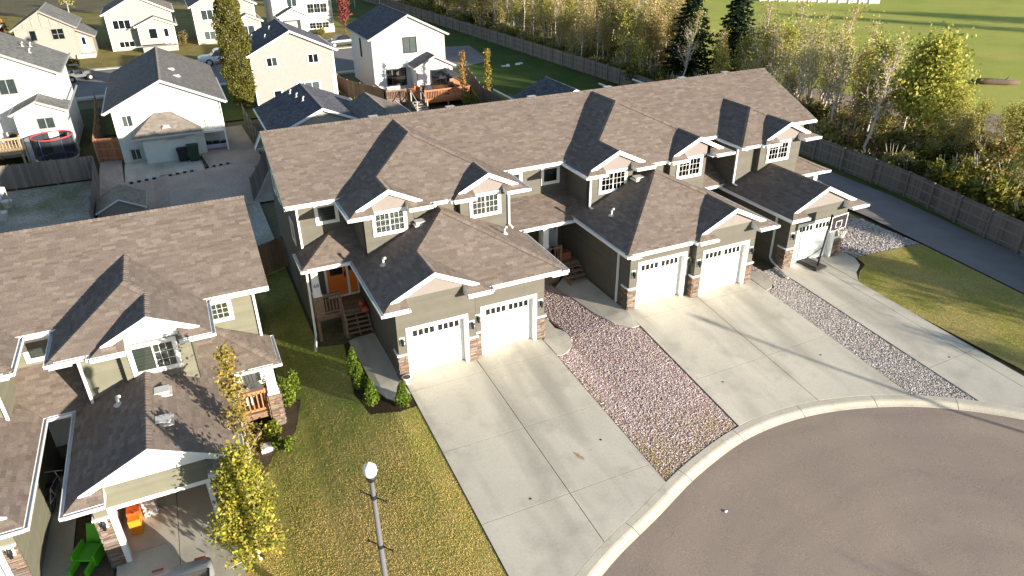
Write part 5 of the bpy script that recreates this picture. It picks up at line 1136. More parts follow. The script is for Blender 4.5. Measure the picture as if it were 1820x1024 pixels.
for (x, y, k, s, lab) in ((44.2, 31.5, 6, .95, None), (43.0, 27.5, 7, 1.0, None), (46.3, 27.0, 6, 1.05, None), (47.8, 25.5, 6, .95, None), (45.0, 22.5, 7, 1.05, None), (43.6, 19.5, 7, .9, None), (47.5, 20.6, 7, 1.0, 'leaning pale stemmed bare aspen standing alone beside the dirt path'), (42.4, 14.6, 4, .75, None), (43.5, 16.8, 4, .7, None), (49.5, 33.5, 6, .85, None), (45.6, 24.5, 7, .9, None), (40.8, 22.5, 4, .7, None), (48.6, 29.3, 6, .9, None), (42, 33, 2, .6, None), (44.5, 35.5, 2, .55, None)): aspen(k, x, y, s, ar.uniform(0, 6.28), lab)
for i in range(30):
    y = ar.uniform(12, 37); x = float(np.interp(y, [0, 15, 25, 38], [43, 42.5, 43.5, 42.5]))+ar.uniform(-3.6, 5.5); aspen(ar.choice((6, 7, 7, 3, 3, 2, 4)), x, y, ar.uniform(.62, 1.0), ar.uniform(0, 6.28))
for i in range(14):
    y = ar.uniform(-6, 11); x = ar.uniform(38.5, 49); aspen(ar.choice((7, 3, 2, 4, 2)), x, y, ar.uniform(.45, .7), ar.uniform(0, 6.28))
tree('aspen_tree', 'broad bright yellow green aspen beyond the fence at right', 'tree', 88, (43.6, 11.9, gz(43.6, 11.9)), 7.4, .13, 38, .52, .75, 15000, .17, [(.40, .42, .08), (.48, .48, .11), (.54, .50, .13), (.32, .35, .06), (.46, .41, .11)], spread=.62)
tree('aspen_tree', 'green leafed multi branched aspen at the right edge beyond the fence', 'tree', 89, (44.6, 3.2, gz(44.6, 3.2)), 5.6, .10, 26, .42, .8, 7500, .16, [(.22, .26, .05), (.30, .32, .06), (.16, .20, .04)], spread=.5)
for (x, y, s) in ((42.3, 7.8, .62), (44.2, 8.6, .6), (46, 6.4, .62), (45.8, .8, .7)): aspen(4, x, y, s, ar.uniform(0, 6.28))
for (x, y, s, k) in ((37.5, -15.5, .85, 3), (34.5, -19.5, .8, 2), (39.5, -10, .8, 2), (41, -20, .95, 3), (36.2, -25, 1.0, 3), (31.5, -25.5, .75, 4), (43, -14, .9, 2), (26.5, -43.5, .80, 2)): aspen(k, x, y, s, ar.uniform(0, 6.28), None, 'aspens right of the lane')
for (x, y, s) in ((124, 12, 1.9), (133, 16, 1.7), (141, 8, 1.9)): aspen(2, x, y, s, ar.uniform(0, 6.28), None, 'trees on the far side of the field')
RUST = [(.50, .25, .09), (.56, .32, .13), (.42, .22, .09), (.60, .40, .18)]; MIXB = [(.36, .32, .09), (.27, .27, .065), (.48, .39, .15), (.55, .43, .20), (.19, .21, .05)]
SHK = []
for i, (pal, rx, hh, n) in enumerate(((MIXB, 1.0, 1.7, 700), (OLIVE, 1.1, 1.9, 800), (RUST+MIXB, .9, 1.5, 600), (YG+OLIVE, 1.0, 1.8, 700))):
    g = np.random.default_rng(120+i); k = 8; cc = np.c_[g.normal(0, rx*.5, k), g.normal(0, rx*.5, k), g.uniform(.3, .85, k)*hh]; v = g.normal(0, 1, (n, 3)); v /= np.linalg.norm(v, axis=1, keepdims=True)
    c = cc[g.integers(k, size=n)]+v*np.array((rx*.5, rx*.5, hh*.3))*g.uniform(.5, 1.1, (n, 1)); c[:, 2] = np.abs(c[:, 2]); lo = leaf_obj('foliage', c, .17, pick(g, pal, n, .4), seed=i); me = lo.data; bpy.data.objects.remove(lo); s = MB()
    for j in range(9): a = g.uniform(0, 6.28); s.tube([(0, 0, -.1), (math.cos(a)*rx*.3, math.sin(a)*rx*.3, hh*.6), (math.cos(a)*rx*.6, math.sin(a)*rx*.6, hh*1.15)], [.03, .02, .006], 4, cap=False)
    SHK.append((s.mesh('stem', BARKW), me))
SLAB = ['brown mottled bush', 'olive green bush', 'rust coloured bush', 'yellowing bush']
def bush(k, x, y, s, lab=None):
    o = thing('bush', lab or SLAB[k]+zone(x, y, s), 'bush', (x, y, gz(x, y)), ar.uniform(0, 6.28), None if lab else 'bushes in the thicket beyond the fence'); o.scale = (s, s, s*ar.uniform(.8, 1.15)); inst('stem', SHK[k][0], o); inst('foliage', SHK[k][1], o)
for i in range(95):
    y = ar.uniform(38, 118); x = 36.9+(ar.random()**1.4)*(6.5-(y-38)*.05); bush(ar.choice((0, 0, 0, 1, 2, 3)), x, y, ar.uniform(.7, 1.25))
for i in range(45):
    y = ar.uniform(42, 110); x = ar.uniform(43, 44+(y-40)*.6); bush(ar.choice((0, 1, 1, 2, 3)), x, y, ar.uniform(.9, 1.4))
for i in range(78):
    y = ar.uniform(-16, 38); xf = float(np.interp(y, [-16, -3, 6, 14, 40], [28, 33.3, 35.8, 36.6, 36.9])); wd = float(np.interp(y, [-16, 6, 20, 38], [14, 9.5, 8, 5])); k = ar.choice((0, 0, 1, 1, 3)) if y < 12 else ar.choice((0, 2, 2, 2, 1, 0)); bush(k, xf+.9+(ar.random()**1.2)*wd, y, ar.uniform(.75, 1.3))
bush(2, 47.2, 7.2, 1.25, 'orange brown bush at the path edge on the right')
g = np.random.default_rng(77); n = 52000; y = g.uniform(-18, 118, n); xf = np.interp(y, [-18, -3, 6, 14, 40, 70, 118], [27, 33.3, 35.6, 36.4, 36.7, 36.0, 34.5]); wd = np.interp(y, [-18, 6, 20, 38, 118], [20, 16, 12, 7, 4]); x = xf+.3+g.uniform(0, 1, n)*wd
c = np.c_[x, y, [gz(a, b) for a, b in zip(x, y)]]; c[:, 2] += np.abs(g.normal(0, .5, n)); leaf_obj('undergrowth', c, .16, pick(g, MIXB+TANL+OLIVE+RUST[:1], n, .4), kind='stuff', seed=3)
# small trees by the deck and across the street
tree('young_tree', 'narrow yellow young tree right of the deck', 'tree', 201, (20.9, 40.9, GZ), 4.9, .05, 22, .10, 2.8, 900, .12, [(.40, .31, .05), (.34, .25, .05), (.24, .20, .05)], spread=.14, t0=.08)
tree('young_tree', 'narrow rusty orange young tree in front of the deck', 'tree', 202, (18.45, 41.1, GZ), 5.0, .05, 22, .09, 2.8, 600, .12, [(.38, .20, .06), (.40, .28, .07), (.30, .15, .05)], spread=.15, t0=.1)
shrub('shrub', 'golden bush at the foot of the rusty tree', 18.7, 40.8, .6, 1.3, 700, .11, YG, 203); shrub('shrub', 'yellow green bush behind the brown roofed garage', 9.0, 44.6, .7, 1.3, 700, .12, GRN+YG, 204)
tree('red_tree', 'red leaved tree beside the light grey house', 'tree', 205, (18.6, 90, GZ), 5.0, .1, 22, .22, 1.6, 1600, .18, [(.30, .08, .07), (.38, .13, .11), (.24, .07, .06)], BARKD, spread=.3)
tree('orange_tree', 'bright orange tree at the top left corner', 'tree', 206, (-27.5, 99, GZ), 5, .12, 22, .3, 1.0, 2600, .3, [(.55, .20, .04), (.5, .26, .05), (.4, .14, .03)], BARKD, spread=.5)
tree('green_tree', 'dull green tree at the top left corner behind the orange tree', 'tree', 207, (-30.5, 104, GZ), 6, .12, 22, .3, 1.0, 2200, .3, GRN, BARKD, spread=.5)
shrub('shrub', 'round olive shrub in front of the tan house', -16.9, 79.5, .9, 1.3, 700, .14, OLIVE, 208); shrub('shrub', 'clipped yellow shrub under the triple windows', 15.3, 90.6, .8, .9, 500, .14, YG, 209); shrub('shrub', 'bare tan bush beside the cream house', -4.1, 89.5, .7, 1.9, 500, .12, TANL, 210)
for i in range(16): shrub('weed_clump', 'dark weedy plant in the yard below the trampoline', ar.uniform(-20, -13.6), ar.uniform(35.6, 39), ar.uniform(.3, .6), ar.uniform(.3, .6), 150, .12, [(.06, .08, .02), (.10, .11, .03), (.14, .12, .04)], 300+i, 'weeds', 'weeds in the trampoline yard')
for i, (x, y) in enumerate(((24, 112), (27, 118), (30, 112), (33, 124), (21, 125), (12, 124), (36, 135), (44, 130), (50, 140), (-8, 120), (-20, 122))): aspen(3 if i % 2 else 2, x, y, 1.0, i, ('yellow' if i % 2 else 'olive')+' leafy tree far away beyond the houses and rear lawn')['group'] = 'far trees beyond the houses'

# ---------------------------------------------------------------- small things
PAINT = lambda n, c, r=.35: mat(n, c, r, .5)
def lamp_post(x, y, z, label, H):
    """H = height of the middle of the globe"""
    o = thing('street_lamp', label, 'street lamp', (x, y, z)); PM = mat('lamp_pole_grey', (.13, .13, .14), .5, .4); k = .82
    m = MB(); m.lathe((0, 0, 0), [(.17, -.1), (.17, .05), (.12, .12), (.11, 1.0), (.085, 1.05), (.05, H-.32), (.05, H-.3)], 14); part('pole', m, PM, o)
    m = MB(); m.lathe((0, 0, H-.33), [(.045, 0), (.075, .02), (.09, .08), (.115, .12), (.115, .16), (.0, .16)], 14); part('lamp_base', m, BLACK, o)
    m = MB(); m.lathe((0, 0, H-.17), [(.10*k, 0), (.155*k, .05*k), (.185*k, .17*k), (.165*k, .3*k), (.11*k, .36*k), (.06*k, .40*k), (.045*k, .44*k), (.0, .46*k)], 16); part('lamp_globe', m, mat('frosted_globe', (.80, .80, .78), .4, .4), o)
    for zz in (H-.77, H-2.27):
        m = MB(); m.lathe((0, 0, zz-.05), [(.075, 0), (.075, .1)], 10); part('collar', m, BLACK, o)
        for sg in (-1, 1):
            m = MB(); d = Vector((.62, -.78, 0))*sg; m.tube([d*.05+Vector((0, 0, zz)), d*.33+Vector((0, 0, zz))], .015, 6); m.lathe(tuple(d*.34+Vector((0, 0, zz-.03))), [(0, 0), (.025, .0), (.025, .06), (0, .06)], 6); part('banner_arm', m, BLACK, o)
    return o
zb = gz(-3.9, -11.01)-.02; lamp_post(-3.9, -11.01, zb, 'grey lamp post with a white globe standing on the front lawn', 6.0-zb)
lamp_post(27.3, -27.2, -.6, 'lamp post beyond the cul-de-sac casting its long shadow', 6.95)
# basketball hoop
o = thing('basketball_hoop', 'portable basketball hoop with a black backboard before the last garage', 'basketball hoop', (20.72, -.75, .45), R(6))
m = MB(); BK = mat('hoop_base', (.05, .042, .04), .6, .3); m.prism((0, 0, 0), (1, 0, 0), (0, 1, 0), (0, 0, 1), -.38, -.1, .01, .38, 1.05, .12); m.prism((0, 0, 0), (1, 0, 0), (0, 1, 0), (0, 0, 1), -.3, -.02, .12, .3, .95, .17); part('base', m, BK, o)
m = MB(); m.tube([(0, .15, .1), (0, -.05, 2.9)], .045, 8); part('pole', m, BLACK, o)
m = MB(); m.tube([(0, .9, .15), (0, .05, 1.2)], .02, 6); m.tube([(-.0, -.05, 2.85), (0, -.42, 2.75)], .03, 6); m.tube([(0, -.03, 2.5), (0, -.42, 2.6)], .025, 6); part('brace', m, BLACK, o)
m = MB(); m.box(-.56, -.47, 2.3, .56, -.43, 3.02); part('backboard', m, mat('backboard_black', (.035, .03, .035), .3, .5), o)
m = MB()
for (a, b, c, d) in ((-.57, 2.28, .57, 2.32), (-.57, 3.0, .57, 3.04), (-.57, 2.32, -.53, 3.0), (.53, 2.32, .57, 3.0), (-.22, 2.42, .22, 2.45), (-.22, 2.72, .22, 2.75), (-.22, 2.45, -.19, 2.72), (.19, 2.45, .22, 2.72)): m.box(a, -.479, b, c, -.471, d)
part('backboard_border', m, WHITE, o)
m = MB(); ring = [(.22*math.cos(6.283*k/18), -.72+.22*math.sin(6.283*k/18), 2.42) for k in range(19)]; m.tube(ring, .012, 5, cap=False); m.box(-.08, -.5, 2.38, .08, -.475, 2.46); part('rim', m, mat('rim_red', (.28, .09, .05), .5, .3), o)
m = MB()
for k in range(14):
    a = 6.283*k/14
    for s2 in (-1, 1):
        p = [(.22*math.cos(a), -.72+.22*math.sin(a), 2.41), (.16*math.cos(a+s2*.23), -.72+.16*math.sin(a+s2*.23), 2.2), (.12*math.cos(a+s2*.46), -.72+.12*math.sin(a+s2*.46), 2.0)]; m.tube(p, .007, 3, cap=False)
part('net', m, WHITE, o)
# cars
def car(name, label, loc, rot, paint, L=4.6, Wd=1.8, kind='car', cat='car', group=None):
    o = thing(name, label, cat, loc, rot); w2 = Wd/2; m = MB()
    if kind == 'car': prof = [(-L/2, .45, .62, 0), (-L/2+.06, .3, .78, 0), (-L*.40, .25, .92, 0), (-L*.36, .25, .96, 0), (-L*.24, .25, .97, 1.0), (-L*.16, .25, .97, 1.36), (0, .25, .96, 1.45), (L*.12, .25, .95, 1.42), (L*.24, .25, .93, 1.0), (L*.25, .25, .93, 0), (L*.40, .28, .84, 0), (L/2-.06, .32, .72, 0), (L/2, .45, .58, 0)]
    else: prof = [(-L/2, .55, .95, 0), (-L/2+.05, .5, 1.05, 0), (-L*.12, .45, 1.06, 0), (-L*.11, .45, 1.06, 1.1), (-L*.08, .45, 1.06, 1.72), (L*.08, .45, 1.06, 1.76), (L*.14, .45, 1.06, 1.7), (L*.24, .45, 1.06, 1.12), (L*.25, .45, 1.06, 0), (L*.42, .5, 1.02, 0), (L/2-.05, .5, .92, 0), (L/2, .55, .75, 0)]
    rings = []
    for i, (x, zb, zt, zr) in enumerate(prof):
        e = .82 if i in (0, len(prof)-1) else (.94 if i in (1, len(prof)-2) else 1.0); a = w2*e; tr = zr if zr else zt+.03; wt = a*.74 if zr > 1.2 else a*.86
        rings.append(len(m.v)); m.v += [(x, -a*.92, zb), (x, -a, zb+.2), (x, -a*.985, zt-.06), (x, -a*.93, zt), (x, -wt, tr), (x, wt, tr), (x, a*.93, zt), (x, a*.985, zt-.06), (x, a, zb+.2), (x, a*.92, zb)]
    gls = {}
    for i in range(len(prof)-1):
        cab = prof[i][3] > 0 or prof[i+1][3] > 0; flat = prof[i][3] > 1.2 and prof[i+1][3] > 1.2
        for k in range(9):
            q = (rings[i]+k, rings[i]+k+1, rings[i+1]+k+1, rings[i+1]+k)
            key = ('side', k) if cab and k in (3, 5) else ('screen', prof[i][0] > 0) if cab and k == 4 and not flat else None
            if key: gls.setdefault(key, []).append([m.v[j] for j in q])
            else: m.face(q, 0, None, True)
    m.face([rings[0]+k for k in range(10)][::-1]); m.face([rings[-1]+k for k in range(10)])
    part('body', m, paint, o)
    for key, qs in gls.items():
        gl = MB()
        for q in qs: gl.poly(q)
        part('windscreen' if key[0] == 'screen' else 'side_window', gl, MATS['dark_glass'], o)
    for sx in (-L*.31, L*.31):
        for sy in (-1, 1):
            t = MB(); r = .34 if kind == 'car' else .4; n = 16; y0 = sy*(w2-.19); y1 = sy*(w2+.015)
            t.tube([(sx, y0, r), (sx, y1, r)], r, n); wo = part('wheel', t, mat('tyre_rubber', (.02, .02, .02), .8, .2), o)
            h2 = MB(); h2.tube([(sx, y1, r), (sx, y1+sy*.012, r)], r*.62, 12); part('rim', h2, mat('alloy', (.5, .5, .5), .35, .5), wo)
    for sy in (-1, 1):
        q = MB(); q.box(L/2-.1, sy*w2*.62-.16, .58, L/2-.02, sy*w2*.62+.16, .7); part('headlight', q, mat('lamp_lens', (.7, .7, .68), .15, .5), o)
        q = MB(); q.box(-L/2+.0, sy*w2*.62-.15, .7, -L/2+.07, sy*w2*.62+.15, .82); part('tail_light', q, mat('red_lens', (.3, .01, .01), .2, .5), o)
        q = MB(); q.box(L*.16, sy*(w2-.02)-.09, .95, L*.2, sy*(w2-.02)+.09, 1.07); part('mirror', q, paint, o)
    return o
car('parked_car', 'silver car parked on the driveway at the bottom left', (-8.85, -8.0, gz(-8.9, -8.0)+.04), R(-93), PAINT('silver_paint', (.35, .36, .38), .25))
car('parked_car', 'dark grey car parked in the street by the red tree', (15.6, 79.4, GZ+.05), R(10), PAINT('dark_paint', (.06, .065, .07), .3))
car('pickup_truck', 'white pickup truck in the street behind the poplar', (-.3, 74.4, GZ+.05), R(184), PAINT('white_paint', (.7, .71, .72), .3), 5.6, 1.95, 'pick', 'pickup truck')
# off-road buggy
o = thing('off_road_buggy', 'dark off road buggy with large tyres in the street', 'buggy', (-15.9, 71.8, GZ+.04), R(20))
m = MB(); m.box(-1.3, -.55, .45, 1.2, .55, .75); m.box(.35, -.5, .75, 1.25, .5, 1.0); m.box(-1.35, -.55, .75, -.5, .55, .95); part('body', m, PAINT('buggy_dark', (.07, .07, .075), .5), o)
for y in (-.55, .55): m = MB(); m.tube([(.5, y, .9), (.1, y*.9, 1.75), (-.7, y*.9, 1.75), (-.9, y, .9)], .035, 6); part('roll_bar', m, BLACK, o)
m = MB(); m.box(-.75, -.5, 1.73, .15, .5, 1.79); part('canopy', m, BLACK, o); m = MB(); m.box(-.5, -.5, .75, -.05, .5, .85); m.box(-.55, -.5, .8, -.45, .5, 1.3); part('seat', m, BLACK, o)
for x in (-.95, .95):
    for y in (-.72, .72):
        m = MB(); m.tube([(x, y-.13, .36), (x, y+.13, .36)], .36, 14); wo = part('wheel', m, MATS['tyre_rubber'], o); m = MB(); m.tube([(x, y-.14, .36), (x, y+.14, .36)], .17, 10); part('rim', m, MATS['alloy'], wo)
# trampoline
o = thing('trampoline', 'round trampoline with a dark net and red rim padding behind the white house', 'trampoline', (-15.3, 38.9, GZ)); rr = 1.35
ring = lambda z, r=rr, n=28: [(r*math.cos(6.283*k/n), r*math.sin(6.283*k/n), z) for k in range(n+1)]
m = MB(); m.tube(ring(.62), .05, 6, cap=False); part('frame', m, VENTM, o)
m = MB(); i0 = len(m.v); m.v += ring(.63, rr*.82)[:-1]; m.face(range(i0, i0+28)); part('jumping_mat', m, mat('mat_black', (.025, .025, .03), .7, .2), o)
m = MB(); a = ring(.645, rr*.82); b = ring(.655, rr+.12)
for k in range(28): m.poly([a[k], b[k], b[k+1], a[k+1]])
part('edge_pad', m, mat('pad_grey', (.55, .57, .56), .7, .2), o)
NET = bpy.data.materials.new('safety_net'); NET.use_nodes = True; bb = NET.node_tree.nodes['Principled BSDF']; bb.inputs['Base Color'].default_value = (.015, .02, .028, 1); bb.inputs['Alpha'].default_value = .86; bb.inputs['Roughness'].default_value = .9
m = MB(); a = ring(.66); b = ring(2.25)
for k in range(28): m.poly([a[k], a[k+1], b[k+1], b[k]])
part('net', m, NET, o); m = MB(); m.tube(ring(2.27), .06, 6, cap=False); part('top_ring', m, mat('red_foam', (.45, .06, .06), .7, .2), o)
for k in range(6): m = MB(); t = 6.283*k/6; p = (rr*1.04*math.cos(t), rr*1.04*math.sin(t)); m.tube([(p[0], p[1], 0), (p[0], p[1], 2.35)], .035, 6); part('leg', m, mat('blue_foam', (.06, .09, .16), .6, .3), o)
# decks of the houses behind
def raised_deck(label, x0, x1, y0, y1, z, mt, sides, gap=None, leg=GZ, st=.16):
    o = thing('timber_deck', label, 'deck', ((x0+x1)/2, y0, leg), world=True); deck_boards(o, x0, y0, x1, y1, z, mt)
    for x in (x0+.1, (x0+x1)/2, x1-.1):
        for y in (y0+.1, y1-.1): m = MB(); m.box(x-.07, y-.07, leg-.1, x+.07, y+.07, z-.25); part('deck_post', m, mt, o)
    for p, q in sides: rail_run(o, p, q, z, .95, mt, st)
    return o
OD = raised_deck('orange stained timber deck with baluster railing behind the white house', 14.9, 19.6, 42.0, 47.8, -.02, CEDAR, [((14.95, 42.05), (19.55, 42.05)), ((19.55, 42.05), (19.55, 47.7)), ((14.95, 43.6), (14.95, 45.2))])
o = thing('timber_stairs', 'weathered grey stairs with handrails on the left of the orange deck', 'stairs', (14.3, 41.5, GZ), world=True)
steps(o, 13.85, 14.85, 43.0, 41.3, -.05, GZ, 4, mat('grey_timber', (.42, .38, .33), .85, .15, attr=True, fine=.2, fscale=9))
for x in (13.85, 14.85): m = MB(); m.bar((x, 43.0, .85), (x, 41.2, .2), .06, .1); m.box(x-.05, 41.15, GZ, x+.05, 41.25, .25); m.box(x-.05, 42.95, GZ, x+.05, 43.05, .9); part('handrail', m, MATS['grey_timber'], o)
raised_deck('weathered brown deck landing with stepped railing at the corner of the white house', 11.6, 13.8, 44.2, 47.8, -.15, DECKW, [((11.65, 44.25), (13.75, 44.25)), ((11.65, 44.25), (11.65, 47.7))])
raised_deck('pale timber deck with baluster railing at the left edge behind the white house', -21.5, -17.5, 39.6, 42.5, .55, mat('pale_timber', (.50, .36, .22), .85, .15, attr=True, fine=.2, fscale=9), [((-21.4, 39.7), (-17.6, 39.7)), ((-17.55, 39.7), (-17.55, 40.2))], st=.2)
o = thing('patio_umbrella', 'charcoal patio umbrella open over the orange deck', 'umbrella', (17.75, 43.9, -.02)); m = MB(); m.tube([(0, 0, 0), (0, 0, 2.45)], .03, 8); part('pole', m, BLACK, o)
m = MB(); n = 8; rim = [(1.45*math.cos(6.283*k/n), 1.45*math.sin(6.283*k/n), 1.85) for k in range(n)]
for k in range(n): m.poly([rim[k], rim[(k+1) % n], (0, 0, 2.5)]); m.poly([rim[(k+1) % n], rim[k], (rim[k][0], rim[k][1], 1.72), (rim[(k+1) % n][0], rim[(k+1) % n][1], 1.72)])
UM = mat('charcoal_canvas', (.05, .05, .055), .85, .15); part('canopy', m, UM, o)
for k in range(n): m = MB(); m.tube([(0, 0, 2.3), (rim[k][0]*.97, rim[k][1]*.97, 1.84)], .012, 4); part('rib', m, BLACK, o)
m = MB(); m.lathe((0, 0, 0), [(.3, 0), (.3, .06), (.08, .1), (0, .1)], 12); part('base', m, BLACK, o)
o = thing('barbecue', 'covered black barbecue in the deck corner', 'barbecue', (15.5, 43.0, -.02)); m = MB(); m.box(-.5, -.3, 0, .5, .3, .85); m.box(-.38, -.28, .85, .38, .28, 1.02); i0 = len(m.v); m.tube([(-.38, 0, .98), (.38, 0, .98)], .26, 10); part('cover', m, UM, o)
for k in range(2):
    o = thing('patio_chair', ('dark patio chair beside the barbecue', 'dark patio chair under the umbrella')[k], 'chair', ((16.4, 43.6), (18.6, 44.8))[k]+(-.02,), .6+k*2); m = MB(); m.box(-.28, -.28, .4, .28, .28, .46); part('seat', m, BLACK, o); m = MB(); m.box(-.28, .24, .46, .28, .3, .95); part('backrest', m, BLACK, o)
    for x in (-.25, .25):
        for y in (-.25, .25): m = MB(); m.box(x-.02, y-.02, 0, x+.02, y+.02, .4); part('leg', m, BLACK, o)
o = thing('heat_pump', 'pale boxed air conditioner beside the white house extension', 'air conditioner', (-18.2, 42.1, .6)); m = MB(); m.box(-.4, -.2, 0, .4, .2, .85); part('case', m, GREYS, o)
m = MB(); m.tube([(0, -.205, .42), (0, -.22, .42)], .3, 14); part('fan_grille', m, BLACK, o)
# alley things
BINM = mat('bin_black', (.018, .02, .022), .5, .4); BING = mat('bin_green', (.02, .05, .03), .5, .4)
for (x, y, lab, mm, s) in ((-6.75, 35.55, 'square black wheelie bin against the mint house bay', BINM, .95), (-5.95, 35.3, 'bulging dark bin beside the square bin at the bay corner', BING, 1.15)):
    o = thing('wheelie_bin', lab, 'bin', (x, y, GZ+.04)); o.scale = (s,)*3; m = MB(); i = len(m.v); m.v += [(-.28, -.3, .05), (.28, -.3, .05), (.28, .3, .05), (-.28, .3, .05), (-.36, -.38, .98), (.36, -.38, .98), (.36, .38, .98), (-.36, .38, .98)]
    for q in ((3, 2, 1, 0), (0, 1, 5, 4), (1, 2, 6, 5), (2, 3, 7, 6), (3, 0, 4, 7)): m.face([i+k for k in q])
    part('body', m, mm, o); m = MB(); m.box(-.38, -.4, .98, .38, .4, 1.04); m.box(-.3, -.3, 1.04, .3, .3, 1.08); part('lid', m, mm, o)
    for x2 in (-.3, .3): m = MB(); m.tube([(x2-.04, .32, .13), (x2+.04, .32, .13)], .13, 10); part('wheel', m, BINM, o)
m = MB(); m.tube([(-.95, 0, .22), (.95, .05, .22)], [.22, .2], 12); m.box(-.9, -.05, .1, .9, .35, .16); solo('tarp_roll', m, mat('pale_tarp', (.42, .40, .44), .7, .2), 'pale rolled tarp lying under the balcony', 'tarp', loc=(-4.3, 37.6, GZ+.02), rot=-.08)
m = MB(); g2 = random.Random(3)
for k in range(9): m.prism((g2.uniform(-1, 1), g2.uniform(-.2, .3), 0), (math.cos(k), math.sin(k), 0), (-math.sin(k), math.cos(k), 0), (0, 0, 1), -.2, -.15, 0, .25, .15, g2.uniform(.2, .55))
solo('scrap_pile', m, BINM, 'dark pile of stored oddments in the shade under the balcony', 'pile', loc=(-4.2, 38.4, GZ))
m = MB(); m.box(-.06, -1.4, 0, .06, 1.4, .2); solo('timber_edging', m, mat('dark_timber', (.06, .05, .045), .9, .1), 'dark timber edging beam at the side of the concrete pad', 'beam', loc=(-5.35, 34.3, GZ+.02), rot=.1)
for k, (x, y) in enumerate(((-9.5, 32.0), (-6.95, 32.5), (-4.4, 33.1))):
    o = thing('parking_stop', 'black and white block edging on the alley, '+('left end', 'middle length', 'right end')[k], 'kerb stop', (x, y, GZ+.02), R(11), group='block edging along the alley')
    for j in range(8): m = MB(); m.box(-1.0+j*.25, -.07, 0, -.77+j*.25, .07, .13); part('block', m, BINM if j % 2 == 0 else mat('white_block', (.5, .5, .48), .8, .2), o)
o = thing('stand_in_shed', 'low added shed with a tan gable roof, stand-in for an unclear object behind the left ridge', 'shed', (-10.7, 27.6, -1.2), world=True); w_, d_, s_ = MB(), MB(), MB(); gable_box(w_, -12.0, -9.6, 25.6, 28.2, -1.3, -.2, .5); simple_roof(d_, s_, -12.0, -9.6, 25.6, 28.2, -.12, .5, .25, .2, pal=[(.30, .25, .19)]*2+[(.24, .2, .15)]); part('wall', w_, TAN, o); ro = part('roof', d_, [DECK, WHITE], o); part('shingles', s_, SHING, ro, 'stuff')  # shed added to stand for a sunlit triangle and an unclear dark object
for k, (x, y) in enumerate(((-17.9, 29.6), (-17.9, 31.8))):
    o = thing('storage_tub', ('white plastic tub on the patchy yard nearer the house', 'white plastic tub by the far yard fence')[k], 'tub', (x, y, -1.19)); m = MB(); m.lathe((0, 0, 0), [(0, 0), (.26, 0), (.3, .5), (.33, .52), (.33, .56), (0, .58)], 14); part('tub', m, WHITE, o)
o = thing('white_tent', 'white canvas corner of a tent at the left edge of the yard', 'tent', (-19.2, 30.0, -1.2)); m = MB(); b4 = [(-1.5, -1.5, 1.6), (1.5, -1.5, 1.6), (1.5, 1.5, 1.6), (-1.5, 1.5, 1.6)]
for k in range(4): m.poly([b4[k], b4[(k+1) % 4], (0, 0, 2.4)]); m.poly([b4[(k+1) % 4], b4[k], (b4[k][0], b4[k][1], 1.35), (b4[(k+1) % 4][0], b4[(k+1) % 4][1], 1.35)])
part('canopy', m, mat('white_canvas', (.75, .75, .72), .8, .2), o)
for p in b4: m = MB(); m.tube([(p[0], p[1], 0), p], .03, 6); part('leg', m, VENTM, o)
# things round the left house
o = thing('toy_chair', 'bright lime green plastic chair lying by the stone pier', 'chair', (-11.35, -3.3, -1.13), R(-25)); LG = mat('lime_plastic', (.10, .42, .02), .4, .4)
m = MB(); m.box(-.32, -.3, .25, .32, .34, .32); part('seat', m, LG, o); m = MB(); m.prism((0, 0, 0), (1, 0, 0), (0, .45, .9), (0, -.9, .45), -.34, .3, -.4, .34, 1.0, -.32); part('backrest', m, LG, o)
for x in (-.36, .3): m = MB(); m.box(x, -.32, .05, x+.07, .34, .5); part('armrest', m, LG, o)
for x in (-.28, .22): m = MB(); m.box(x, -.7, .0, x+.1, -.25, .3); part('leg', m, LG, o)
OR = mat('orange_plastic', (.75, .26, .02), .45, .4); o = thing('orange_bin', 'orange toy bin just inside the open garage', 'bin', (-10.02, -2.6, -1.06)); m = MB(); m.box(-.17, -.35, .0, .17, .35, .62); part('body', m, OR, o); m = MB(); m.box(-.19, -.1, .62, .19, .37, .74); part('lid', m, mat('red_plastic', (.6, .10, .02), .45, .4), o)
m = MB(); m.box(-.2, -.25, 0, .2, .25, .8); m.box(-.21, -.26, .8, .21, .26, .84); solo('white_cabinet', m, mat('cabinet_white', (.5, .52, .53), .5, .3), 'pale grey cabinet beside the orange bin in the garage', 'cabinet', loc=(-9.62, -2.0, -1.06))
def bike(label, loc, rot, col):
    o = thing('bicycle', label, 'bicycle', loc, rot)
    for x in (-.5, .5):
        m = MB(); m.tube([(x+.32*math.cos(6.283*k/18), 0, .33+.32*math.sin(6.283*k/18)) for k in range(19)], .018, 5, cap=False); wo = part('wheel', m, BLACK, o); m = MB()
        for k in range(6): a = 6.283*k/6; m.tube([(x, 0, .33), (x+.31*math.cos(a), 0, .33+.31*math.sin(a))], .005, 3, cap=False)
        part('spokes', m, VENTM, wo)
    m = MB(); m.tube([(-.5, 0, .33), (-.1, 0, .3), (.38, 0, .72), (-.2, 0, .72), (-.5, 0, .33)], .02, 6); m.tube([(-.1, 0, .3), (-.22, 0, .82)], .018, 6); m.tube([(.5, 0, .33), (.36, 0, .95)], .02, 6); part('frame', m, col, o)
    m = MB(); m.tube([(.3, -.28, 1.0), (.37, 0, .96), (.3, .28, 1.0)], .018, 6); part('handlebar', m, VENTM, o); m = MB(); m.box(-.34, -.07, .82, -.1, .07, .88); part('saddle', m, BLACK, o)
bike('grey bicycle leaning in the shade between the two left garages', (-12.45, -.1, -1.08), R(75), VENTM)
m = MB(); g2 = random.Random(8)
for k in range(4): m.box(-.5+g2.uniform(-.1, .1), .3*k, .0, .6, .3*k+.2, .1+.05*k)
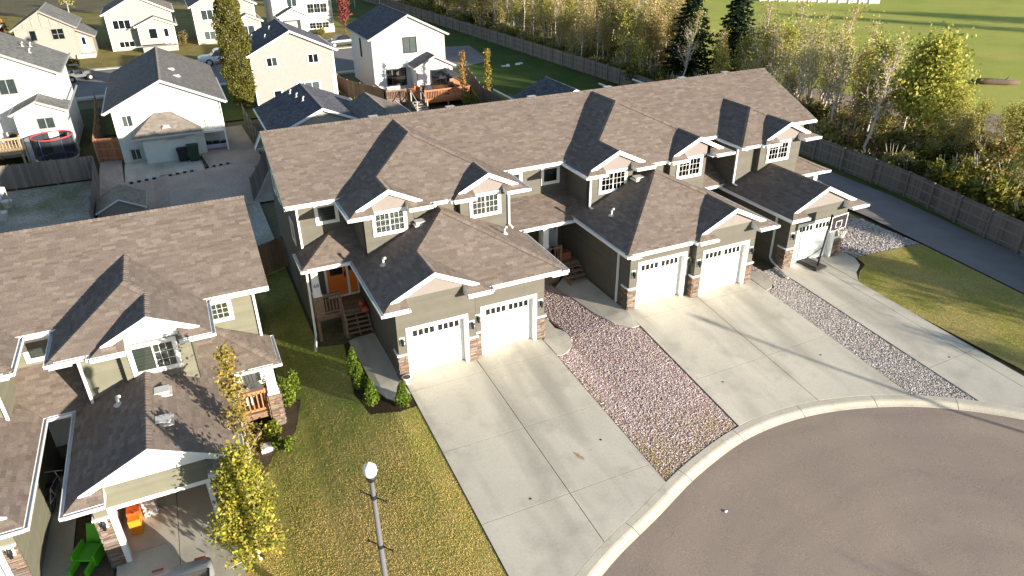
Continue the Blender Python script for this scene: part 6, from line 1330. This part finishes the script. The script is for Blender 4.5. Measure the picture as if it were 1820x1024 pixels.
solo('wood_stack', m, mat('dark_timber', (.06, .05, .045)), 'low stack of dark boards against the garage wall', 'boards', loc=(-11.35, -1.0, -1.12))
for k in range(2):
    o = thing('garden_chair', ('white high backed garden chair on the left porch by the pier', 'white high backed garden chair on the left porch by the door')[k], 'chair', (-5.7-.55*k, 1.7, -.35), R(15-20*k)); m = MB(); m.box(-.27, -.3, .36, .27, .25, .4); part('seat', m, WHITE, o)
    for j in range(4): m = MB(); x = -.26+j*.135; m.prism((0, 0, 0), (1, 0, 0), (0, .25, .97), (0, -.97, .25), x, .4, -.2, x+.11, 1.2, -.17); part('back_slat', m, WHITE, o)
    for x in (-.27, .22):
        for y in (-.3, .2): m = MB(); m.box(x, y, 0, x+.05, y+.05, .36); part('leg', m, WHITE, o)
        m = MB(); m.box(x-.03, -.32, .58, x+.08, .25, .61); part('armrest', m, WHITE, o)
# near the row
o = thing('planter_pot', 'small white pot with dark soil at the first garage corner', 'pot', (-.22, -.32, gz(-.2, -.3)+.03)); m = MB(); m.lathe((0, 0, 0), [(0, 0), (.12, 0), (.17, .25), (.19, .26), (.19, .29), (.155, .29)], 14); part('pot', m, WHITE, o); m = MB(); m.lathe((0, 0, .27), [(0, .01), (.158, 0)], 14); part('soil', m, SOIL, o)
for k, (x, y, z, s) in enumerate(((-.6, 4.75, .96, .15), (-.55, 4.38, .82, .17))):
    o = thing('pumpkin', ('reddish pumpkin at the top of the porch steps', 'orange pumpkin on the second porch step')[k], 'pumpkin', (x, y, z)); m = MB(); n = 20; rows = []
    for j in range(7):
        ph = math.pi*j/6; rows.append(len(m.v))
        for i in range(n): a = 6.283*i/n; r = s*math.sin(ph)*(1+.09*math.cos(a*8)); m.v.append((r*math.cos(a), r*math.sin(a), s*.8-s*.8*math.cos(ph)))
    for j in range(6):
        for i in range(n): m.face((rows[j]+i, rows[j]+(i+1) % n, rows[j+1]+(i+1) % n, rows[j+1]+i), 0, None, True)
    part('flesh', m, PAINT('pumpkin_skin', (.62, .16, .03) if k else (.5, .09, .05), .5), o); m = MB(); m.tube([(0, 0, s*1.5), (.02, .01, s*1.95)], [.02, .013], 5); part('stalk', m, BARKD, o)
m = MB(); m.box(-.35, -.2, 0, .35, .2, .4); solo('planter_box', m, mat('terracotta', (.32, .11, .06), .85, .15), 'terracotta coloured planter box at the top of the second porch steps', 'planter', loc=(9.3, 4.6, 1.15))
m = MB(); m.poly([(-.09, -.05, .01), (.08, -.07, .03), (.11, .06, .012), (-.02, .08, .05)]); m.poly([(-.02, .08, .05), (-.09, -.05, .01), (-.14, .05, .02)]); m.poly([(.08, -.07, .03), (.11, .06, .012), (.17, .0, .04)]); solo('paper_litter', m, WHITE, 'crumpled white scrap of paper lying on the road', 'litter', loc=(6.95, -10.62, road_z(7, -10)+.006)).scale = (.65, .65, .65)
for k, (x, y) in enumerate(((1.55, -7.6), (5.0, -6.2), (10.9, -5.55), (15.6, -5.9), (20.1, -8.3))):
    o = thing('drain_cap', 'small dark round cap set in the concrete, '+('near the kerb on the first driveway', 'on the right half of the first driveway', 'on the left half of the second driveway', 'on the right half of the second driveway', 'on the third driveway')[k], 'cap', (x, y, gz(x, y)+.036)); m = MB(); m.lathe((0, 0, 0), [(.042, 0), (.042, .006), (0, .007)], 12); part('lid', m, BLACK, o)
m = MB()
for k, (x, y, r) in enumerate(((3.9, -6.55, .10), (3.97, -6.72, .075), (3.85, -6.42, .05))):
    m.poly([(x+r*.6*math.cos(6.283*j/11)*(1+.2*math.sin(j*2.3)), y+r*1.5*math.sin(6.283*j/11), gz(x, y)+.041+.001*k) for j in range(11)])
solo('rust_stain', m, mat('rust_mark', (.42, .24, .10), .9, .1, c2=(.52, .40, .26), nscale=9, fine=.2, fscale=20), 'orange rust stain on the first driveway', 'stain')
for k, (x, y) in enumerate(((29.7, 56.2), (31.5, 56.5))):
    m = MB(); g2 = random.Random(k+60)
    for j in range(5): m.prism((g2.uniform(-.5, .5), g2.uniform(-.3, .3), 0), (math.cos(j*2), math.sin(j*2), 0), (-math.sin(j*2), math.cos(j*2), 0), (.2, .1, .97), -.2, -.16, -.02, .25, .12, g2.uniform(.05, .2))
    solo('white_sheet', m, WHITE, ('crumpled white sheet on the rear lawn, left one', 'crumpled white sheet on the rear lawn, right one')[k], 'sheet', loc=(x, y, GZ+.01))
m = MB(); m.tube([(-2.2, 0, .3), (-.5, .1, .33), (1, -.05, .3), (2.3, .1, .26)], [.3, .34, .3, .22], 9); m.tube([(.8, 0, .4), (1.5, .4, .9)], [.1, .05], 6); solo('fallen_log', m, BARKD, 'dark fallen log lying on the field beyond the path', 'log', loc=(70.3, 23.8, GZ), rot=R(-35))
m = MB(); g2 = random.Random(5)
o = thing('white_fence', 'long white panel fence at the far side of the field', 'fence', (100, 85, GZ), world=True)
P0, P1 = Vector((97.5, 88.5, GZ)), Vector((112.5, 74.2, GZ)); n = 12
for k in range(n):
    a = P0.lerp(P1, k/n); c = P0.lerp(P1, (k+1)/n); m = MB(); m.bar(a+Vector((0, 0, 1.2)), c+Vector((0, 0, 1.2)), .1, 2.2); part('panel', m, WHITE, o); m = MB(); m.box(a.x-.12, a.y-.12, GZ-.2, a.x+.12, a.y+.12, GZ+2.5); part('post', m, WHITE, o)
